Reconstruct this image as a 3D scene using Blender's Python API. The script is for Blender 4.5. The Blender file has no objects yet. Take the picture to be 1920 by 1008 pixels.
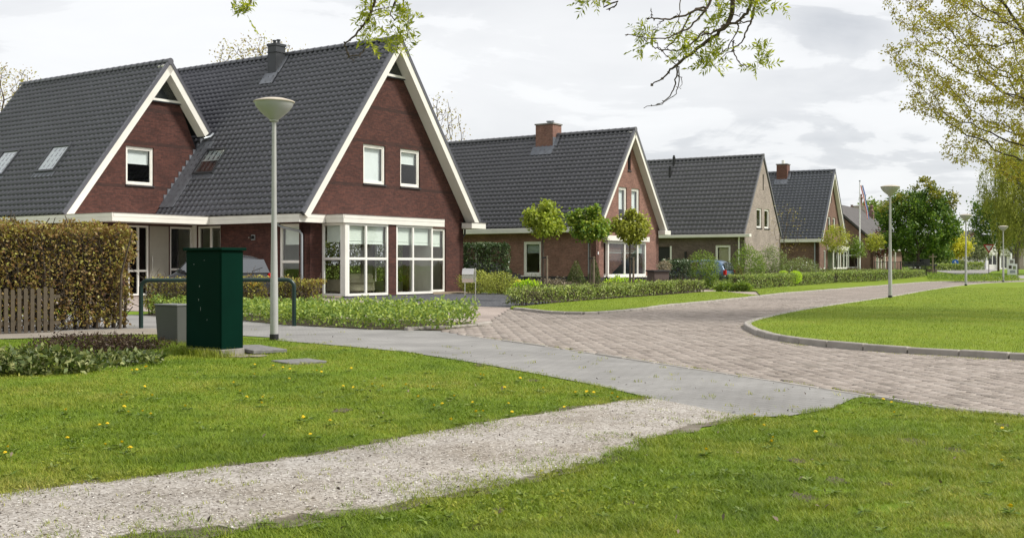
import bpy, bmesh, math, random
import numpy as np
from mathutils import Vector
from mathutils.geometry import tessellate_polygon
rng = np.random.default_rng(7)
random.seed(7)
S = bpy.context.scene
C = S.collection
R = math.radians

# ------------------------------------------------------------------ camera
cd = bpy.data.cameras.new("camera"); cam = bpy.data.objects.new("camera", cd); C.objects.link(cam)
cam.location = (0, 0, 1.3); cam.rotation_euler = (R(90), 0, 0)
cd.lens = 39.64; cd.sensor_width = 36; cd.shift_y = -0.00417
cd.clip_start = 0.05; cd.clip_end = 3000
S.camera = cam
# ------------------------------------------------------------------ light and exposure
SUN_EL, SUN_AZ = 47, 98            # azimuth measured clockwise from +Y: the sun stands to the right
S.view_settings.view_transform = 'Standard'; S.view_settings.look = 'None'
S.view_settings.exposure = 0.45; S.view_settings.gamma = 1.0
sl = bpy.data.lights.new("sun", 'SUN'); so = bpy.data.objects.new("sun", sl); C.objects.link(so)
sl.energy = 3.4; sl.angle = R(13); sl.color = (1.0, 0.955, 0.88)
so.rotation_euler = (R(90 - SUN_EL), 0, R(180 - SUN_AZ))
w = bpy.data.worlds.new("World"); S.world = w; w.use_nodes = True
wt = w.node_tree; wt.nodes.clear()
def N(t, typ, **kw):
    n = t.nodes.new(typ)
    for k, v in kw.items(): setattr(n, k, v)
    return n
def L(t, a, b): t.links.new(a, b)
out = N(wt, 'ShaderNodeOutputWorld'); bg = N(wt, 'ShaderNodeBackground'); L(wt, bg.outputs[0], out.inputs[0])
sky = N(wt, 'ShaderNodeTexSky', sky_type='NISHITA'); sky.sun_disc = False
sky.sun_elevation = R(SUN_EL); sky.sun_rotation = R(SUN_AZ)
skm = N(wt, 'ShaderNodeMix', data_type='RGBA', blend_type='MULTIPLY'); skm.inputs[0].default_value = 1
L(wt, sky.outputs[0], skm.inputs[6]); skm.inputs[7].default_value = (.12, .12, .12, 1)
tc = N(wt, 'ShaderNodeTexCoord'); sep = N(wt, 'ShaderNodeSeparateXYZ'); L(wt, tc.outputs['Generated'], sep.inputs[0])
def M(t, op, a, b=None, clamp=False):
    n = N(t, 'ShaderNodeMath', operation=op, use_clamp=clamp)
    for i, v in enumerate((a, b)):
        if v is None: continue
        if isinstance(v, (int, float)): n.inputs[i].default_value = v
        else: L(t, v, n.inputs[i])
    return n.outputs[0]
zz = M(wt, 'ADD', M(wt, 'MAXIMUM', sep.outputs[2], 0.0), 0.16)
cx = M(wt, 'DIVIDE', sep.outputs[0], zz); cy = M(wt, 'DIVIDE', sep.outputs[1], zz)
cmb = N(wt, 'ShaderNodeCombineXYZ'); L(wt, cx, cmb.inputs[0]); L(wt, cy, cmb.inputs[1])
def wnoise(scale, detail, rough, dist, off):
    mp = N(wt, 'ShaderNodeMapping'); mp.inputs[1].default_value = off; L(wt, cmb.outputs[0], mp.inputs[0])
    n = N(wt, 'ShaderNodeTexNoise'); n.inputs['Scale'].default_value = scale; n.inputs['Detail'].default_value = detail
    n.inputs['Roughness'].default_value = rough; n.inputs['Distortion'].default_value = dist
    L(wt, mp.outputs[0], n.inputs[0]); return n.outputs[0]
n1 = wnoise(.62, 6, .5, .5, (3.1, 1.7, 0)); n2 = wnoise(1.5, 11, .56, .75, (9.3, 4.0, 0)); n3 = wnoise(3.4, 9, .55, .4, (2.0, 7.0, 0))
def wramp(f, stops):
    c_ = N(wt, 'ShaderNodeValToRGB'); L(wt, f, c_.inputs[0]); e_ = c_.color_ramp.elements
    while len(e_) < len(stops): e_.new(.5)
    for i, (p, q) in enumerate(stops): e_[i].position = p; e_[i].color = (*q, 1)
    return c_.outputs[0]
base = wramp(n1, [(.35, (.52, .54, .575)), (.47, (.70, .71, .73)), (.60, (.80, .805, .815))])
puff = wramp(M(wt, 'ADD', M(wt, 'MULTIPLY', n2, .75), M(wt, 'MULTIPLY', n3, .25)), [(.40, (0, 0, 0)), (.485, (.25, .25, .25)), (.515, (.85, .85, .85)), (.60, (1, 1, 1))])
cm = N(wt, 'ShaderNodeMix', data_type='RGBA'); L(wt, M(wt, 'MULTIPLY', puff, .85), cm.inputs[0]); L(wt, base, cm.inputs[6]); cm.inputs[7].default_value = (.90, .905, .91, 1)
lo = M(wt, 'POWER', M(wt, 'SUBTRACT', 1.0, M(wt, 'MAXIMUM', sep.outputs[2], 0.0)), 9)
hz = N(wt, 'ShaderNodeMix', data_type='RGBA'); L(wt, M(wt, 'MULTIPLY', lo, .8), hz.inputs[0]); L(wt, cm.outputs[2], hz.inputs[6])
hz.inputs[7].default_value = (.80, .81, .825, 1)
fin = N(wt, 'ShaderNodeMix', data_type='RGBA'); fin.inputs[0].default_value = .93
L(wt, skm.outputs[2], fin.inputs[6]); L(wt, hz.outputs[2], fin.inputs[7])
L(wt, fin.outputs[2], bg.inputs[0]); bg.inputs[1].default_value = .86

# ------------------------------------------------------------------ survey helpers
F_, CX_, HY_, H_ = 2114., 960., 496., 1.3
def gz(y):                                                   # the ground rises a little beyond the last house
    return float(np.interp(y, (85, 120), (0, .6)))
def g(px, py):
    d = F_ * H_ / (py - HY_); return ((px - CX_) / F_ * d, d)
def at(px, d): return ((px - CX_) / F_ * d, d)
def zat(py, d): return H_ + (HY_ - py) / F_ * d

# ------------------------------------------------------------------ materials
def newmat(name):
    m = bpy.data.materials.new(name); m.use_nodes = True; t = m.node_tree
    return m, t, t.nodes['Principled BSDF']
def objco(t, uv=False):
    n = N(t, 'ShaderNodeTexCoord'); return n.outputs['UV' if uv else 'Object']
def noise(t, scale, detail=4, rough=.55, vec=None, dist=0):
    n = N(t, 'ShaderNodeTexNoise'); n.inputs['Scale'].default_value = scale; n.inputs['Detail'].default_value = detail
    n.inputs['Roughness'].default_value = rough; n.inputs['Distortion'].default_value = dist
    if vec is not None: L(t, vec, n.inputs[0])
    return n.outputs[0]
def ramp(t, fac, stops):
    n = N(t, 'ShaderNodeValToRGB'); L(t, fac, n.inputs[0]); e = n.color_ramp.elements
    while len(e) < len(stops): e.new(.5)
    for i, (p, c) in enumerate(stops): e[i].position = p; e[i].color = (*c, 1)
    return n.outputs[0]
def mixc(t, fac, a, b, mode='MIX'):
    n = N(t, 'ShaderNodeMix', data_type='RGBA', blend_type=mode)
    for i, v in ((0, fac), (6, a), (7, b)):
        if isinstance(v, (int, float)): n.inputs[i].default_value = v
        elif isinstance(v, tuple): n.inputs[i].default_value = (*v, 1)
        else: L(t, v, n.inputs[i])
    return n.outputs[2]
def bump(t, h, strength, dist, bs):
    n = N(t, 'ShaderNodeBump'); n.inputs[0].default_value = strength; n.inputs[1].default_value = dist
    L(t, h, n.inputs['Height']); L(t, n.outputs[0], bs.inputs['Normal'])
def mat_plain(name, col, rough=.5, metal=0, var=.12, scale=3, bumpiness=0, spec=.5):
    m, t, b = newmat(name); oc = objco(t); n = noise(t, scale, 6, .6, oc)
    lo_ = tuple(c * (1 - var) for c in col); hi = tuple(min(1, c * (1 + var)) for c in col)
    L(t, ramp(t, n, [(.3, lo_), (.7, hi)]), b.inputs['Base Color'])
    b.inputs['Roughness'].default_value = rough; b.inputs['Metallic'].default_value = metal
    b.inputs['Specular IOR Level'].default_value = spec
    if bumpiness: bump(t, noise(t, scale * 15, 4, .6, oc), bumpiness, .01, b)
    return m
def mat_leaf(name, a, b_, c, trans=.35, rough=.5, clump=1.2, gain=1.95):
    a, b_, c = [tuple(min(.8, q * gain * k_) for q, k_ in zip(v, (1.05, 1, .95))) for v in (a, b_, c)]
    m, t, b = newmat(name); t.nodes.remove(b); o = t.nodes['Material Output']
    geo = N(t, 'ShaderNodeNewGeometry'); oc = geo.outputs['Position']
    f = M(t, 'ADD', M(t, 'MULTIPLY', geo.outputs['Random Per Island'], .55), M(t, 'MULTIPLY', noise(t, clump, 3, .6, oc), .5))
    col = ramp(t, f, [(.22, a), (.52, b_), (.85, c)])
    d = N(t, 'ShaderNodeBsdfPrincipled'); L(t, col, d.inputs['Base Color']); d.inputs['Roughness'].default_value = rough
    d.inputs['Specular IOR Level'].default_value = .35
    tr = N(t, 'ShaderNodeBsdfTranslucent'); L(t, mixc(t, 1.0, col, (1.0, 1.0, .55), 'MULTIPLY'), tr.inputs[0])
    mx = N(t, 'ShaderNodeMixShader'); mx.inputs[0].default_value = trans
    L(t, d.outputs[0], mx.inputs[1]); L(t, tr.outputs[0], mx.inputs[2]); L(t, mx.outputs[0], o.inputs[0])
    return m
def mat_brick(name, c1, c2, mortar, bands=(), band_col=(.03, .02, .018), size=(.22, .0625), var=.25, moss=0):
    m, t, b = newmat(name); uv = objco(t, True)
    br = N(t, 'ShaderNodeTexBrick'); L(t, uv, br.inputs[0]); br.inputs['Scale'].default_value = 1
    br.inputs['Brick Width'].default_value = size[0]; br.inputs['Row Height'].default_value = size[1]
    br.inputs['Mortar Size'].default_value = .006; br.inputs['Mortar Smooth'].default_value = .2; br.inputs['Bias'].default_value = .1
    br.inputs[1].default_value = (*c1, 1); br.inputs[2].default_value = (*c2, 1); br.inputs[3].default_value = (*mortar, 1)
    n = noise(t, 1.1, 5, .65, uv); n2 = noise(t, 9, 3, .6, uv)
    col = mixc(t, 1.0, br.outputs[0], ramp(t, n, [(.25, (1 - var,) * 3), (.75, (1 + var,) * 3)]), 'MULTIPLY')
    col = mixc(t, 1.0, col, ramp(t, n2, [(.3, (.78, .76, .76)), (.7, (1.2, 1.2, 1.2))]), 'MULTIPLY')
    if bands:
        sp = N(t, 'ShaderNodeSeparateXYZ'); L(t, uv, sp.inputs[0]); acc = None
        for z in bands:
            q = M(t, 'LESS_THAN', M(t, 'ABSOLUTE', M(t, 'SUBTRACT', sp.outputs[1], z)), .075)
            acc = q if acc is None else M(t, 'MAXIMUM', acc, q)
        col = mixc(t, M(t, 'MULTIPLY', acc, .55), col, band_col)
    L(t, col, b.inputs['Base Color']); b.inputs['Roughness'].default_value = .85; b.inputs['Specular IOR Level'].default_value = .25
    bump(t, br.outputs[1], -.5, .006, b)
    return m
def mat_glass(name, tint=(.94, .96, .95), refl=.02):
    m, t, b = newmat(name); t.nodes.remove(b); o = t.nodes['Material Output']
    tr = N(t, 'ShaderNodeBsdfTransparent'); tr.inputs[0].default_value = (*tint, 1)
    gl = N(t, 'ShaderNodeBsdfGlossy'); gl.inputs['Roughness'].default_value = .02
    oc = objco(t); bp = N(t, 'ShaderNodeBump'); bp.inputs[0].default_value = .12; bp.inputs[1].default_value = .02
    L(t, noise(t, .9, 2, .4, oc), bp.inputs['Height']); L(t, bp.outputs[0], gl.inputs['Normal'])
    fr = N(t, 'ShaderNodeFresnel'); fr.inputs[0].default_value = 1.5
    gq = N(t, 'ShaderNodeNewGeometry'); f = M(t, 'MULTIPLY', M(t, 'ADD', M(t, "MULTIPLY", fr.outputs[0], 1.3), refl, True), M(t, 'SUBTRACT', 1.0, gq.outputs['Backfacing']), True)
    mx = N(t, 'ShaderNodeMixShader'); L(t, f, mx.inputs[0]); L(t, tr.outputs[0], mx.inputs[1]); L(t, gl.outputs[0], mx.inputs[2])
    L(t, mx.outputs[0], o.inputs[0]); return m
def mat_tile(name, col, rough=.30, var=.14):
    m, t, b = newmat(name); geo = N(t, 'ShaderNodeNewGeometry'); oc = objco(t, True)
    wn = N(t, 'ShaderNodeTexWhiteNoise', noise_dimensions='2D')
    fl = N(t, 'ShaderNodeVectorMath', operation='FLOOR'); L(t, oc, fl.inputs[0]); L(t, fl.outputs[0], wn.inputs[0])
    f = M(t, 'ADD', M(t, 'MULTIPLY', wn.outputs[0], .13), M(t, 'MULTIPLY', noise(t, .045, 5, .6, oc), .87))
    L(t, ramp(t, f, [(.2, tuple(c * (1 - var * 1.7) for c in col)), (.8, tuple(c * (1 + var * 1.4) for c in col))]), b.inputs['Base Color'])
    b.inputs['Roughness'].default_value = rough; b.inputs['Specular IOR Level'].default_value = .5
    return m
MT = {}
MT['white'] = mat_plain('cream_paint', (.72, .70, .64), .45, var=.06, scale=1.5)
MT['doorshade'] = mat_plain('shaded_door_paint', (.36, .345, .29), .5, var=.05)  # white door toned down, the shade under the canopy is in the colour
MT['whiteframe'] = mat_plain('white_frame', (.78, .765, .71), .4, var=.05, scale=2)
MT['brick1'] = mat_brick('dark_red_brick', (.104, .040, .030), (.062, .026, .0215), (.05, .036, .032), (4.62, 6.5, 7.95))
MT['brick2'] = mat_brick('red_brown_brick', (.26, .13, .098), (.19, .095, .074), (.2, .16, .135))
MT['brick3'] = mat_brick('grey_brown_brick', (.32, .272, .238), (.255, .213, .185), (.28, .255, .225))
MT['brick4'] = mat_brick('brown_brick', (.20, .112, .084), (.15, .085, .066), (.16, .13, .11))
MT['brickr'] = mat_brick('planter_brick', (.17, .075, .052), (.12, .055, .042), (.12, .09, .08))
MT['plinth'] = mat_plain('plinth_brick', (.035, .03, .032), .8)
MT['plaster'] = mat_plain('plaster', (.74, .72, .66), .8, var=.05)
MT['tile1'] = mat_tile('graphite_tile', (.098, .099, .114))
MT['tile2'] = mat_tile('dark_grey_tile', (.125, .123, .134))
MT['tile3'] = mat_tile('flat_grey_tile', (.145, .142, .152), .45)
MT['tile4'] = mat_tile('glazed_tile', (.112, .117, .135), .3)
MT['slate'] = mat_plain('slate_roof', (.075, .068, .066), .8, var=.3, scale=2)
MT['darkmetal'] = mat_plain('dark_metal', (.03, .033, .037), .45, var=.15)
MT['lead'] = mat_plain('lead', (.15, .16, .18), .5, .3, .25, 4)
MT['zinc'] = mat_plain('zinc', (.30, .32, .34), .4, .5, .12, 2)
MT['steel'] = mat_plain('brushed_steel', (.62, .60, .57), .25, .9, .06, 8)
MT['pole'] = mat_plain('grey_pole', (.40, .40, .385), .45, .2, .08, 3)
MT['black'] = mat_plain('black', (.012, .012, .013), .5)
MT['glass'] = mat_glass('window_glass')
MT['skyglass'] = mat_glass('skylight_glass', refl=.3); MT['gableglass'] = mat_glass('gable_glass', refl=.03)
MT['blind'] = mat_plain('pale_blind', (.76, .80, .75), .8, var=.03)
MT['whiteblind'] = mat_plain('white_blind', (.78, .80, .82), .8, var=.03)
MT['greyblind'] = mat_plain('grey_blind', (.36, .40, .38), .8, var=.03)
MT['greenpaint'] = mat_plain('green_paint', (.001, .017, .0105), .6, var=.15, scale=2, spec=.04)
MT['greenrail'] = mat_plain('dark_green_rail', (.004, .022, .018), .35, var=.1)
MT['concrete'] = mat_plain('concrete', (.22, .205, .185), .9, var=.25, scale=5, bumpiness=.3)
MT['slab'] = mat_plain('old_slab', (.17, .165, .16), .95, var=.3, scale=9, bumpiness=.5)
MT['kerb'] = mat_plain('kerb_concrete', (.30, .275, .245), .9, var=.22, scale=3, bumpiness=.3)
MT['greybox'] = mat_plain('grey_box_paint', (.072, .074, .069), .6, var=.08)
MT['greylid'] = mat_plain('grey_box_lid', (.15, .152, .15), .6, var=.08)
MT['wood'] = mat_plain('weathered_wood', (.092, .072, .048), .9, var=.3, scale=6, bumpiness=.4)
MT['stake'] = mat_plain('stake_wood', (.19, .15, .105), .9, var=.2, scale=6)
MT['bark'] = mat_plain('bark', (.075, .058, .042), .95, var=.35, scale=8, bumpiness=.6)
MT['barkpale'] = mat_plain('pale_bark', (.15, .125, .10), .95, var=.3, scale=6, bumpiness=.5)
MT['twig'] = mat_plain('twig_bark', (.085, .06, .045), .9, var=.3, scale=10)
MT['stem'] = mat_plain('hedge_stem', (.085, .065, .045), .95, var=.3, scale=10)
MT['floorwood'] = mat_plain('interior_floor', (.28, .22, .15), .6)
MT['sofa'] = mat_plain('cream_fabric', (.46, .42, .30), .9)
MT['dchair'] = mat_plain('dark_leather', (.012, .010, .010), .5)
MT['rubber'] = mat_plain('tyre_rubber', (.015, .015, .016), .8)
MT['red'] = mat_plain('red_lens', (.45, .015, .012), .25)
MT['yellowplate'] = mat_plain('yellow_plate', (.75, .42, .02), .5, var=.03)
MT['carblack'] = mat_plain('black_car_paint', (.010, .010, .012), .18, var=.1)
MT['carblue'] = mat_plain('grey_blue_car_paint', (.10, .16, .24), .22, .2, .1)
MT['cargrey'] = mat_plain('dark_grey_car_paint', (.035, .036, .04), .2, .3, .1)
MT['flagred'] = mat_plain('flag_red', (.5, .03, .03), .8)
MT['flagwhite'] = mat_plain('flag_white', (.75, .75, .75), .8)
MT['flagblue'] = mat_plain('flag_blue', (.03, .07, .3), .8)
MT['signred'] = mat_plain('sign_red', (.5, .03, .03), .5)
MT['signblue'] = mat_plain('sign_blue', (.01, .13, .5), .5)
MT['terracotta'] = mat_plain('terracotta', (.20, .125, .095), .8)
MT['stone'] = mat_plain('pale_stone', (.45, .40, .33), .9)
MT['yellow'] = mat_plain('dandelion_yellow', (.80, .60, .012), .7, var=.1)
MT['dstem'] = mat_plain('flower_stem', (.14, .2, .04), .7)
# bowl of the lamps: milky translucent plastic, unlit
m, t, b = newmat('lamp_bowl'); MT['bowl'] = m
b.inputs['Base Color'].default_value = (.43, .43, .44, 1); b.inputs['Roughness'].default_value = .3
b.inputs['Transmission Weight'].default_value = .15; b.inputs['Subsurface Weight'].default_value = 0
# leaves
MT['beech'] = mat_leaf('beech_leaf', (.080, .042, .020), (.120, .085, .030), (.165, .172, .042), .34, clump=1.6, gain=2.35)
MT['young'] = mat_leaf('young_hedge_leaf', (.10, .05, .025), (.17, .155, .04), (.22, .24, .055), .35, clump=1.5, gain=2.4)
MT['cover'] = mat_leaf('ground_cover_leaf', (.055, .10, .02), (.125, .19, .045), (.27, .33, .075), .38, clump=2.5, gain=1.9)
MT['privet'] = mat_leaf('privet_leaf', (.05, .08, .018), (.105, .14, .038), (.22, .25, .10), .3, clump=1.8, gain=2.7)
MT['hedge3'] = mat_leaf('clipped_hedge_leaf', (.045, .075, .016), (.095, .135, .034), (.19, .22, .08), .3, clump=1.5, gain=2.6)
MT['laurel'] = mat_leaf('laurel_leaf', (.010, .026, .008), (.025, .05, .016), (.10, .13, .07), .15, .3, 2)
MT['cherry'] = mat_leaf('glossy_leaf', (.012, .03, .012), (.03, .06, .022), (.14, .17, .11), .15, .3, 2)
MT['lime'] = mat_leaf('lime_leaf', (.14, .26, .012), (.26, .40, .02), (.36, .46, .05), .4)
MT['yshrub'] = mat_leaf('yellow_shrub_leaf', (.09, .10, .025), (.19, .22, .045), (.30, .33, .09), .35, clump=1.8)
MT['bright'] = mat_leaf('bright_shrub_leaf', (.055, .10, .018), (.115, .18, .03), (.20, .27, .055), .38, gain=1.6)
MT['olive'] = mat_leaf('olive_shrub_leaf', (.05, .08, .025), (.10, .135, .05), (.17, .20, .09), .3)
MT['conifer'] = mat_leaf('conifer_needle', (.022, .04, .012), (.05, .075, .02), (.09, .11, .03), .15)
MT['rustcon'] = mat_leaf('rusty_conifer', (.05, .045, .015), (.08, .075, .02), (.12, .13, .03), .15)
MT['purple'] = mat_leaf('barberry_leaf', (.03, .014, .014), (.06, .033, .025), (.09, .07, .035), .2, clump=2, gain=1.1)
MT['varieg'] = mat_leaf('variegated_leaf', (.03, .05, .012), (.09, .13, .035), (.30, .32, .14), .28, clump=3, gain=1.2)
MT['greypurple'] = mat_leaf('grey_purple_leaf', (.08, .075, .06), (.16, .14, .11), (.26, .23, .17), .2)
MT['ball'] = mat_leaf('ball_tree_leaf', (.085, .105, .016), (.155, .21, .03), (.29, .33, .05), .42, clump=1.4)
MT['ballgreen'] = mat_leaf('ball_tree_green', (.04, .085, .014), (.09, .155, .024), (.24, .28, .045), .38, clump=1.4)
MT['ballbronze'] = mat_leaf('ball_tree_bronze', (.09, .09, .018), (.16, .19, .033), (.29, .31, .06), .38, clump=1.4)
MT['chestnut'] = mat_leaf('chestnut_leaf', (.018, .045, .008), (.05, .10, .016), (.13, .19, .035), .38, clump=.5)
MT['chestyellow'] = mat_leaf('yellowing_chestnut_leaf', (.06, .075, .012), (.11, .12, .018), (.2, .19, .03), .35, clump=.6)
MT['oak'] = mat_leaf('bronze_oak_leaf', (.13, .105, .022), (.215, .195, .036), (.29, .31, .055), .55, clump=.7)
MT['willow'] = mat_leaf('willow_leaf', (.07, .09, .016), (.155, .18, .034), (.26, .28, .06), .4, clump=.5)
MT['ash'] = mat_leaf('ash_leaflet', (.085, .115, .014), (.20, .24, .028), (.36, .39, .065), .55, clump=5, gain=1.6)
MT['bareleaf'] = mat_leaf('spring_bud_leaf', (.16, .11, .05), (.23, .19, .08), (.28, .29, .10), .4)
MT['copper'] = mat_leaf('copper_leaf', (.035, .012, .012), (.06, .022, .02), (.10, .035, .03), .2)
MT['yellowtree'] = mat_leaf('yellow_tree_leaf', (.14, .16, .015), (.27, .28, .025), (.40, .38, .04), .35, clump=.5)
MT['greygreen'] = mat_leaf('grey_green_leaf', (.07, .09, .05), (.13, .155, .085), (.2, .23, .13), .3)
MT['street'] = mat_leaf('street_tree_leaf', (.10, .12, .018), (.19, .22, .035), (.30, .30, .055), .42)
MT['grass'] = mat_leaf('grass_blade', (.085, .150, .010), (.150, .245, .013), (.235, .325, .03), .3, .55, 1.3, 1.0)
m, t, b = newmat('grass_blade_mixed'); t.nodes.remove(b); o = t.nodes['Material Output']; MT['grass'] = m; geo = N(t, 'ShaderNodeNewGeometry'); pp = geo.outputs['Position']
big = ramp(t, noise(t, .55, 5, .65, pp), [(.30, (.105, .170, .012)), (.45, (.180, .262, .018)), (.56, (.248, .300, .028)), (.70, (.33, .335, .065))])
sm_ = ramp(t, noise(t, 4.5, 4, .7, pp), [(.30, (.62, .72, .66)), (.5, (1, 1, 1)), (.72, (1.22, 1.16, 1.1))])
rd_ = ramp(t, geo.outputs['Random Per Island'], [(0, (.72, .76, .7)), (.80, (1.12, 1.08, 1.1)), (.93, (1.2, 1.1, 1.3)), (1, (1.75, 1.35, 2.6))])
gc = mixc(t, 1.0, mixc(t, 1.0, big, sm_, 'MULTIPLY'), rd_, 'MULTIPLY')
d = N(t, 'ShaderNodeBsdfPrincipled'); L(t, gc, d.inputs['Base Color']); d.inputs['Roughness'].default_value = .5; d.inputs['Specular IOR Level'].default_value = .3
tr = N(t, 'ShaderNodeBsdfTranslucent'); L(t, gc, tr.inputs[0]); mx = N(t, 'ShaderNodeMixShader'); mx.inputs[0].default_value = .3
L(t, d.outputs[0], mx.inputs[1]); L(t, tr.outputs[0], mx.inputs[2]); L(t, mx.outputs[0], o.inputs[0])
MT['drygrass'] = mat_leaf('ragged_grass', (.09, .115, .022), (.15, .175, .03), (.24, .23, .06), .3)
MT['rosette'] = mat_leaf('rosette_leaf', (.075, .14, .018), (.13, .21, .03), (.22, .28, .08), .25, .45, 3, 1.0)
MT['blossom'] = mat_plain('white_blossom', (.7, .7, .64), .8)
# ground
def mat_ground(name, stops, scale, fine, bumps=.3, uvmix=None, rough=.95):
    m, t, b = newmat(name); oc = objco(t)
    f = M(t, 'ADD', M(t, 'MULTIPLY', noise(t, scale, 5, .6, oc), .55), M(t, 'MULTIPLY', noise(t, fine, 3, .7, oc), .45))
    L(t, ramp(t, f, stops), b.inputs['Base Color']); b.inputs['Roughness'].default_value = rough
    b.inputs['Specular IOR Level'].default_value = .15
    if bumps: bump(t, noise(t, fine, 3, .7, oc), bumps, .02, b)
    return m
MT['lawn'] = mat_ground('lawn', [(.3, (.085, .135, .012)), (.5, (.135, .21, .014)), (.72, (.20, .265, .028))], .8, 60, .6)
MT['farlawn'] = mat_ground('mown_lawn', [(.3, (.10, .15, .012)), (.5, (.155, .215, .016)), (.72, (.215, .265, .03))], .5, 30, .5)
MT['soil'] = mat_ground('soil', [(.3, (.05, .042, .03)), (.5, (.085, .07, .05)), (.7, (.13, .11, .08))], 2, 40, .6)
MT['edgesoil'] = mat_ground('gravelly_soil', [(.3, (.075, .062, .045)), (.5, (.15, .13, .10)), (.7, (.27, .245, .21))], 3, 45, .6)
MT['sand'] = mat_ground('sandy_strip', [(.3, (.19, .165, .135)), (.55, (.27, .24, .20)), (.75, (.34, .31, .27))], 2, 40, .3)
MT['asphalt'] = mat_ground('far_asphalt', [(.3, (.25, .24, .23)), (.7, (.33, .315, .30))], .3, 8, .1)
# shell gravel
m, t, b = newmat('shell_gravel'); MT['gravel'] = m; oc = objco(t)
vo = N(t, 'ShaderNodeTexVoronoi'); vo.inputs['Scale'].default_value = 55; L(t, oc, vo.inputs[0])
f = M(t, 'ADD', M(t, 'MULTIPLY', vo.outputs['Color'], .5), M(t, 'MULTIPLY', noise(t, 1.3, 6, .65, oc), .55))
col = ramp(t, f, [(.25, (.16, .14, .118)), (.45, (.285, .26, .232)), (.62, (.39, .362, .33)), (.85, (.54, .512, .48))])
gpatch = ramp(t, noise(t, .55, 7, .7, oc), [(.36, (.72, .68, .62)), (.56, (1, 1, 1))])
L(t, mixc(t, 1.0, col, gpatch, 'MULTIPLY'), b.inputs['Base Color']); b.inputs['Roughness'].default_value = .95; b.inputs['Specular IOR Level'].default_value = .2
bump(t, vo.outputs['Distance'], -.8, .02, b)
m, t, b = newmat('dark_gravel'); MT['darkgravel'] = m; oc = objco(t)
vo = N(t, 'ShaderNodeTexVoronoi'); vo.inputs['Scale'].default_value = 24; L(t, oc, vo.inputs[0])
L(t, ramp(t, vo.outputs['Color'], [(.1, (.022, .023, .027)), (.6, (.06, .062, .07)), (.95, (.15, .15, .16))]), b.inputs['Base Color'])
b.inputs['Roughness'].default_value = .85; bump(t, vo.outputs['Distance'], -.8, .03, b)
# grey paving of the footpath
def mat_paving(name, c1, c2, joint, w_, h_, rot, mort=.006, stain=.3):
    m, t, b = newmat(name); oc = objco(t)
    mp = N(t, 'ShaderNodeMapping'); mp.inputs[2].default_value = (0, 0, R(rot)); L(t, oc, mp.inputs[0])
    br = N(t, 'ShaderNodeTexBrick'); L(t, mp.outputs[0], br.inputs[0]); br.inputs['Scale'].default_value = 1
    br.inputs['Brick Width'].default_value = w_; br.inputs['Row Height'].default_value = h_
    br.inputs['Mortar Size'].default_value = mort; br.inputs['Bias'].default_value = 0
    br.inputs[1].default_value = (*c1, 1); br.inputs[2].default_value = (*c2, 1); br.inputs[3].default_value = (*joint, 1)
    col = mixc(t, 1.0, br.outputs[0], ramp(t, noise(t, .7, 7, .65, oc), [(.3, (1 - stain,) * 3), (.7, (1 + stain * .5,) * 3)]), 'MULTIPLY')
    col = mixc(t, 1.0, col, ramp(t, noise(t, 70, 3, .7, oc), [(.3, (.82, .82, .82)), (.7, (1.15, 1.15, 1.15))]), 'MULTIPLY')
    L(t, col, b.inputs['Base Color']); b.inputs['Roughness'].default_value = .85; b.inputs['Specular IOR Level'].default_value = .3
    bump(t, br.outputs[1], -.35, .006, b); return m
MT['footpath'] = mat_paving('grey_paving', (.275, .268, .256), (.25, .244, .234), (.195, .187, .174), .21, .105, -30, .008)
MT['drive'] = mat_paving('pink_paving', (.40, .33, .29), (.34, .28, .245), (.22, .19, .165), .21, .085, 35, .007)
MT['roadfar'] = mat_paving('road_bedding', (.33, .28, .243), (.27, .226, .195), (.15, .13, .105), .20, .08, 42, .01)
m, t, b = newmat('road_brick'); MT['roadbrick'] = m; geo = N(t, 'ShaderNodeNewGeometry'); oc = objco(t)
f = M(t, 'ADD', M(t, 'MULTIPLY', geo.outputs['Random Per Island'], .30), M(t, 'MULTIPLY', noise(t, .45, 7, .7, oc), .72))
col = ramp(t, f, [(.2, (.185, .155, .135)), (.42, (.262, .225, .197)), (.62, (.318, .277, .245)), (.85, (.385, .345, .31))])
col = mixc(t, 1.0, col, ramp(t, noise(t, 1.7, 6, .75, oc), [(.36, (.70, .70, .68)), (.52, (1, 1, 1))]), 'MULTIPLY')
L(t, mixc(t, 1.0, col, ramp(t, noise(t, 90, 3, .7, oc), [(.3, (.8, .8, .8)), (.7, (1.15, 1.15, 1.15))]), 'MULTIPLY'), b.inputs['Base Color'])
b.inputs['Roughness'].default_value = .85; b.inputs['Specular IOR Level'].default_value = .25

# ------------------------------------------------------------------ mesh helpers
def link(name, me, mat=None, parent=None):
    o = bpy.data.objects.new(name, me); C.objects.link(o)
    if mat is not None:
        for q in (mat if isinstance(mat, (list, tuple)) else [mat]): me.materials.append(q)
    if parent is not None: o.parent = parent
    return o
def npmesh(name, V, Fc, mat, parent=None, smooth=False, UV=None, midx=None):
    V = np.asarray(V, np.float32); Fc = np.asarray(Fc, np.int32)
    me = bpy.data.meshes.new(name); me.vertices.add(len(V)); me.vertices.foreach_set('co', V.ravel())
    nf, kk = Fc.shape; me.loops.add(nf * kk); me.loops.foreach_set('vertex_index', Fc.ravel())
    me.polygons.add(nf); me.polygons.foreach_set('loop_start', np.arange(0, nf * kk, kk, dtype=np.int32))
    if smooth: me.polygons.foreach_set('use_smooth', np.ones(nf, bool))
    if UV is not None:
        ul = me.uv_layers.new(name='uv'); ul.data.foreach_set('uv', np.asarray(UV, np.float32)[Fc.ravel()].ravel())
    if midx is not None: me.polygons.foreach_set('material_index', np.asarray(midx, np.int32))
    me.update(calc_edges=True); me.validate()
    return link(name, me, mat, parent)
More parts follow.
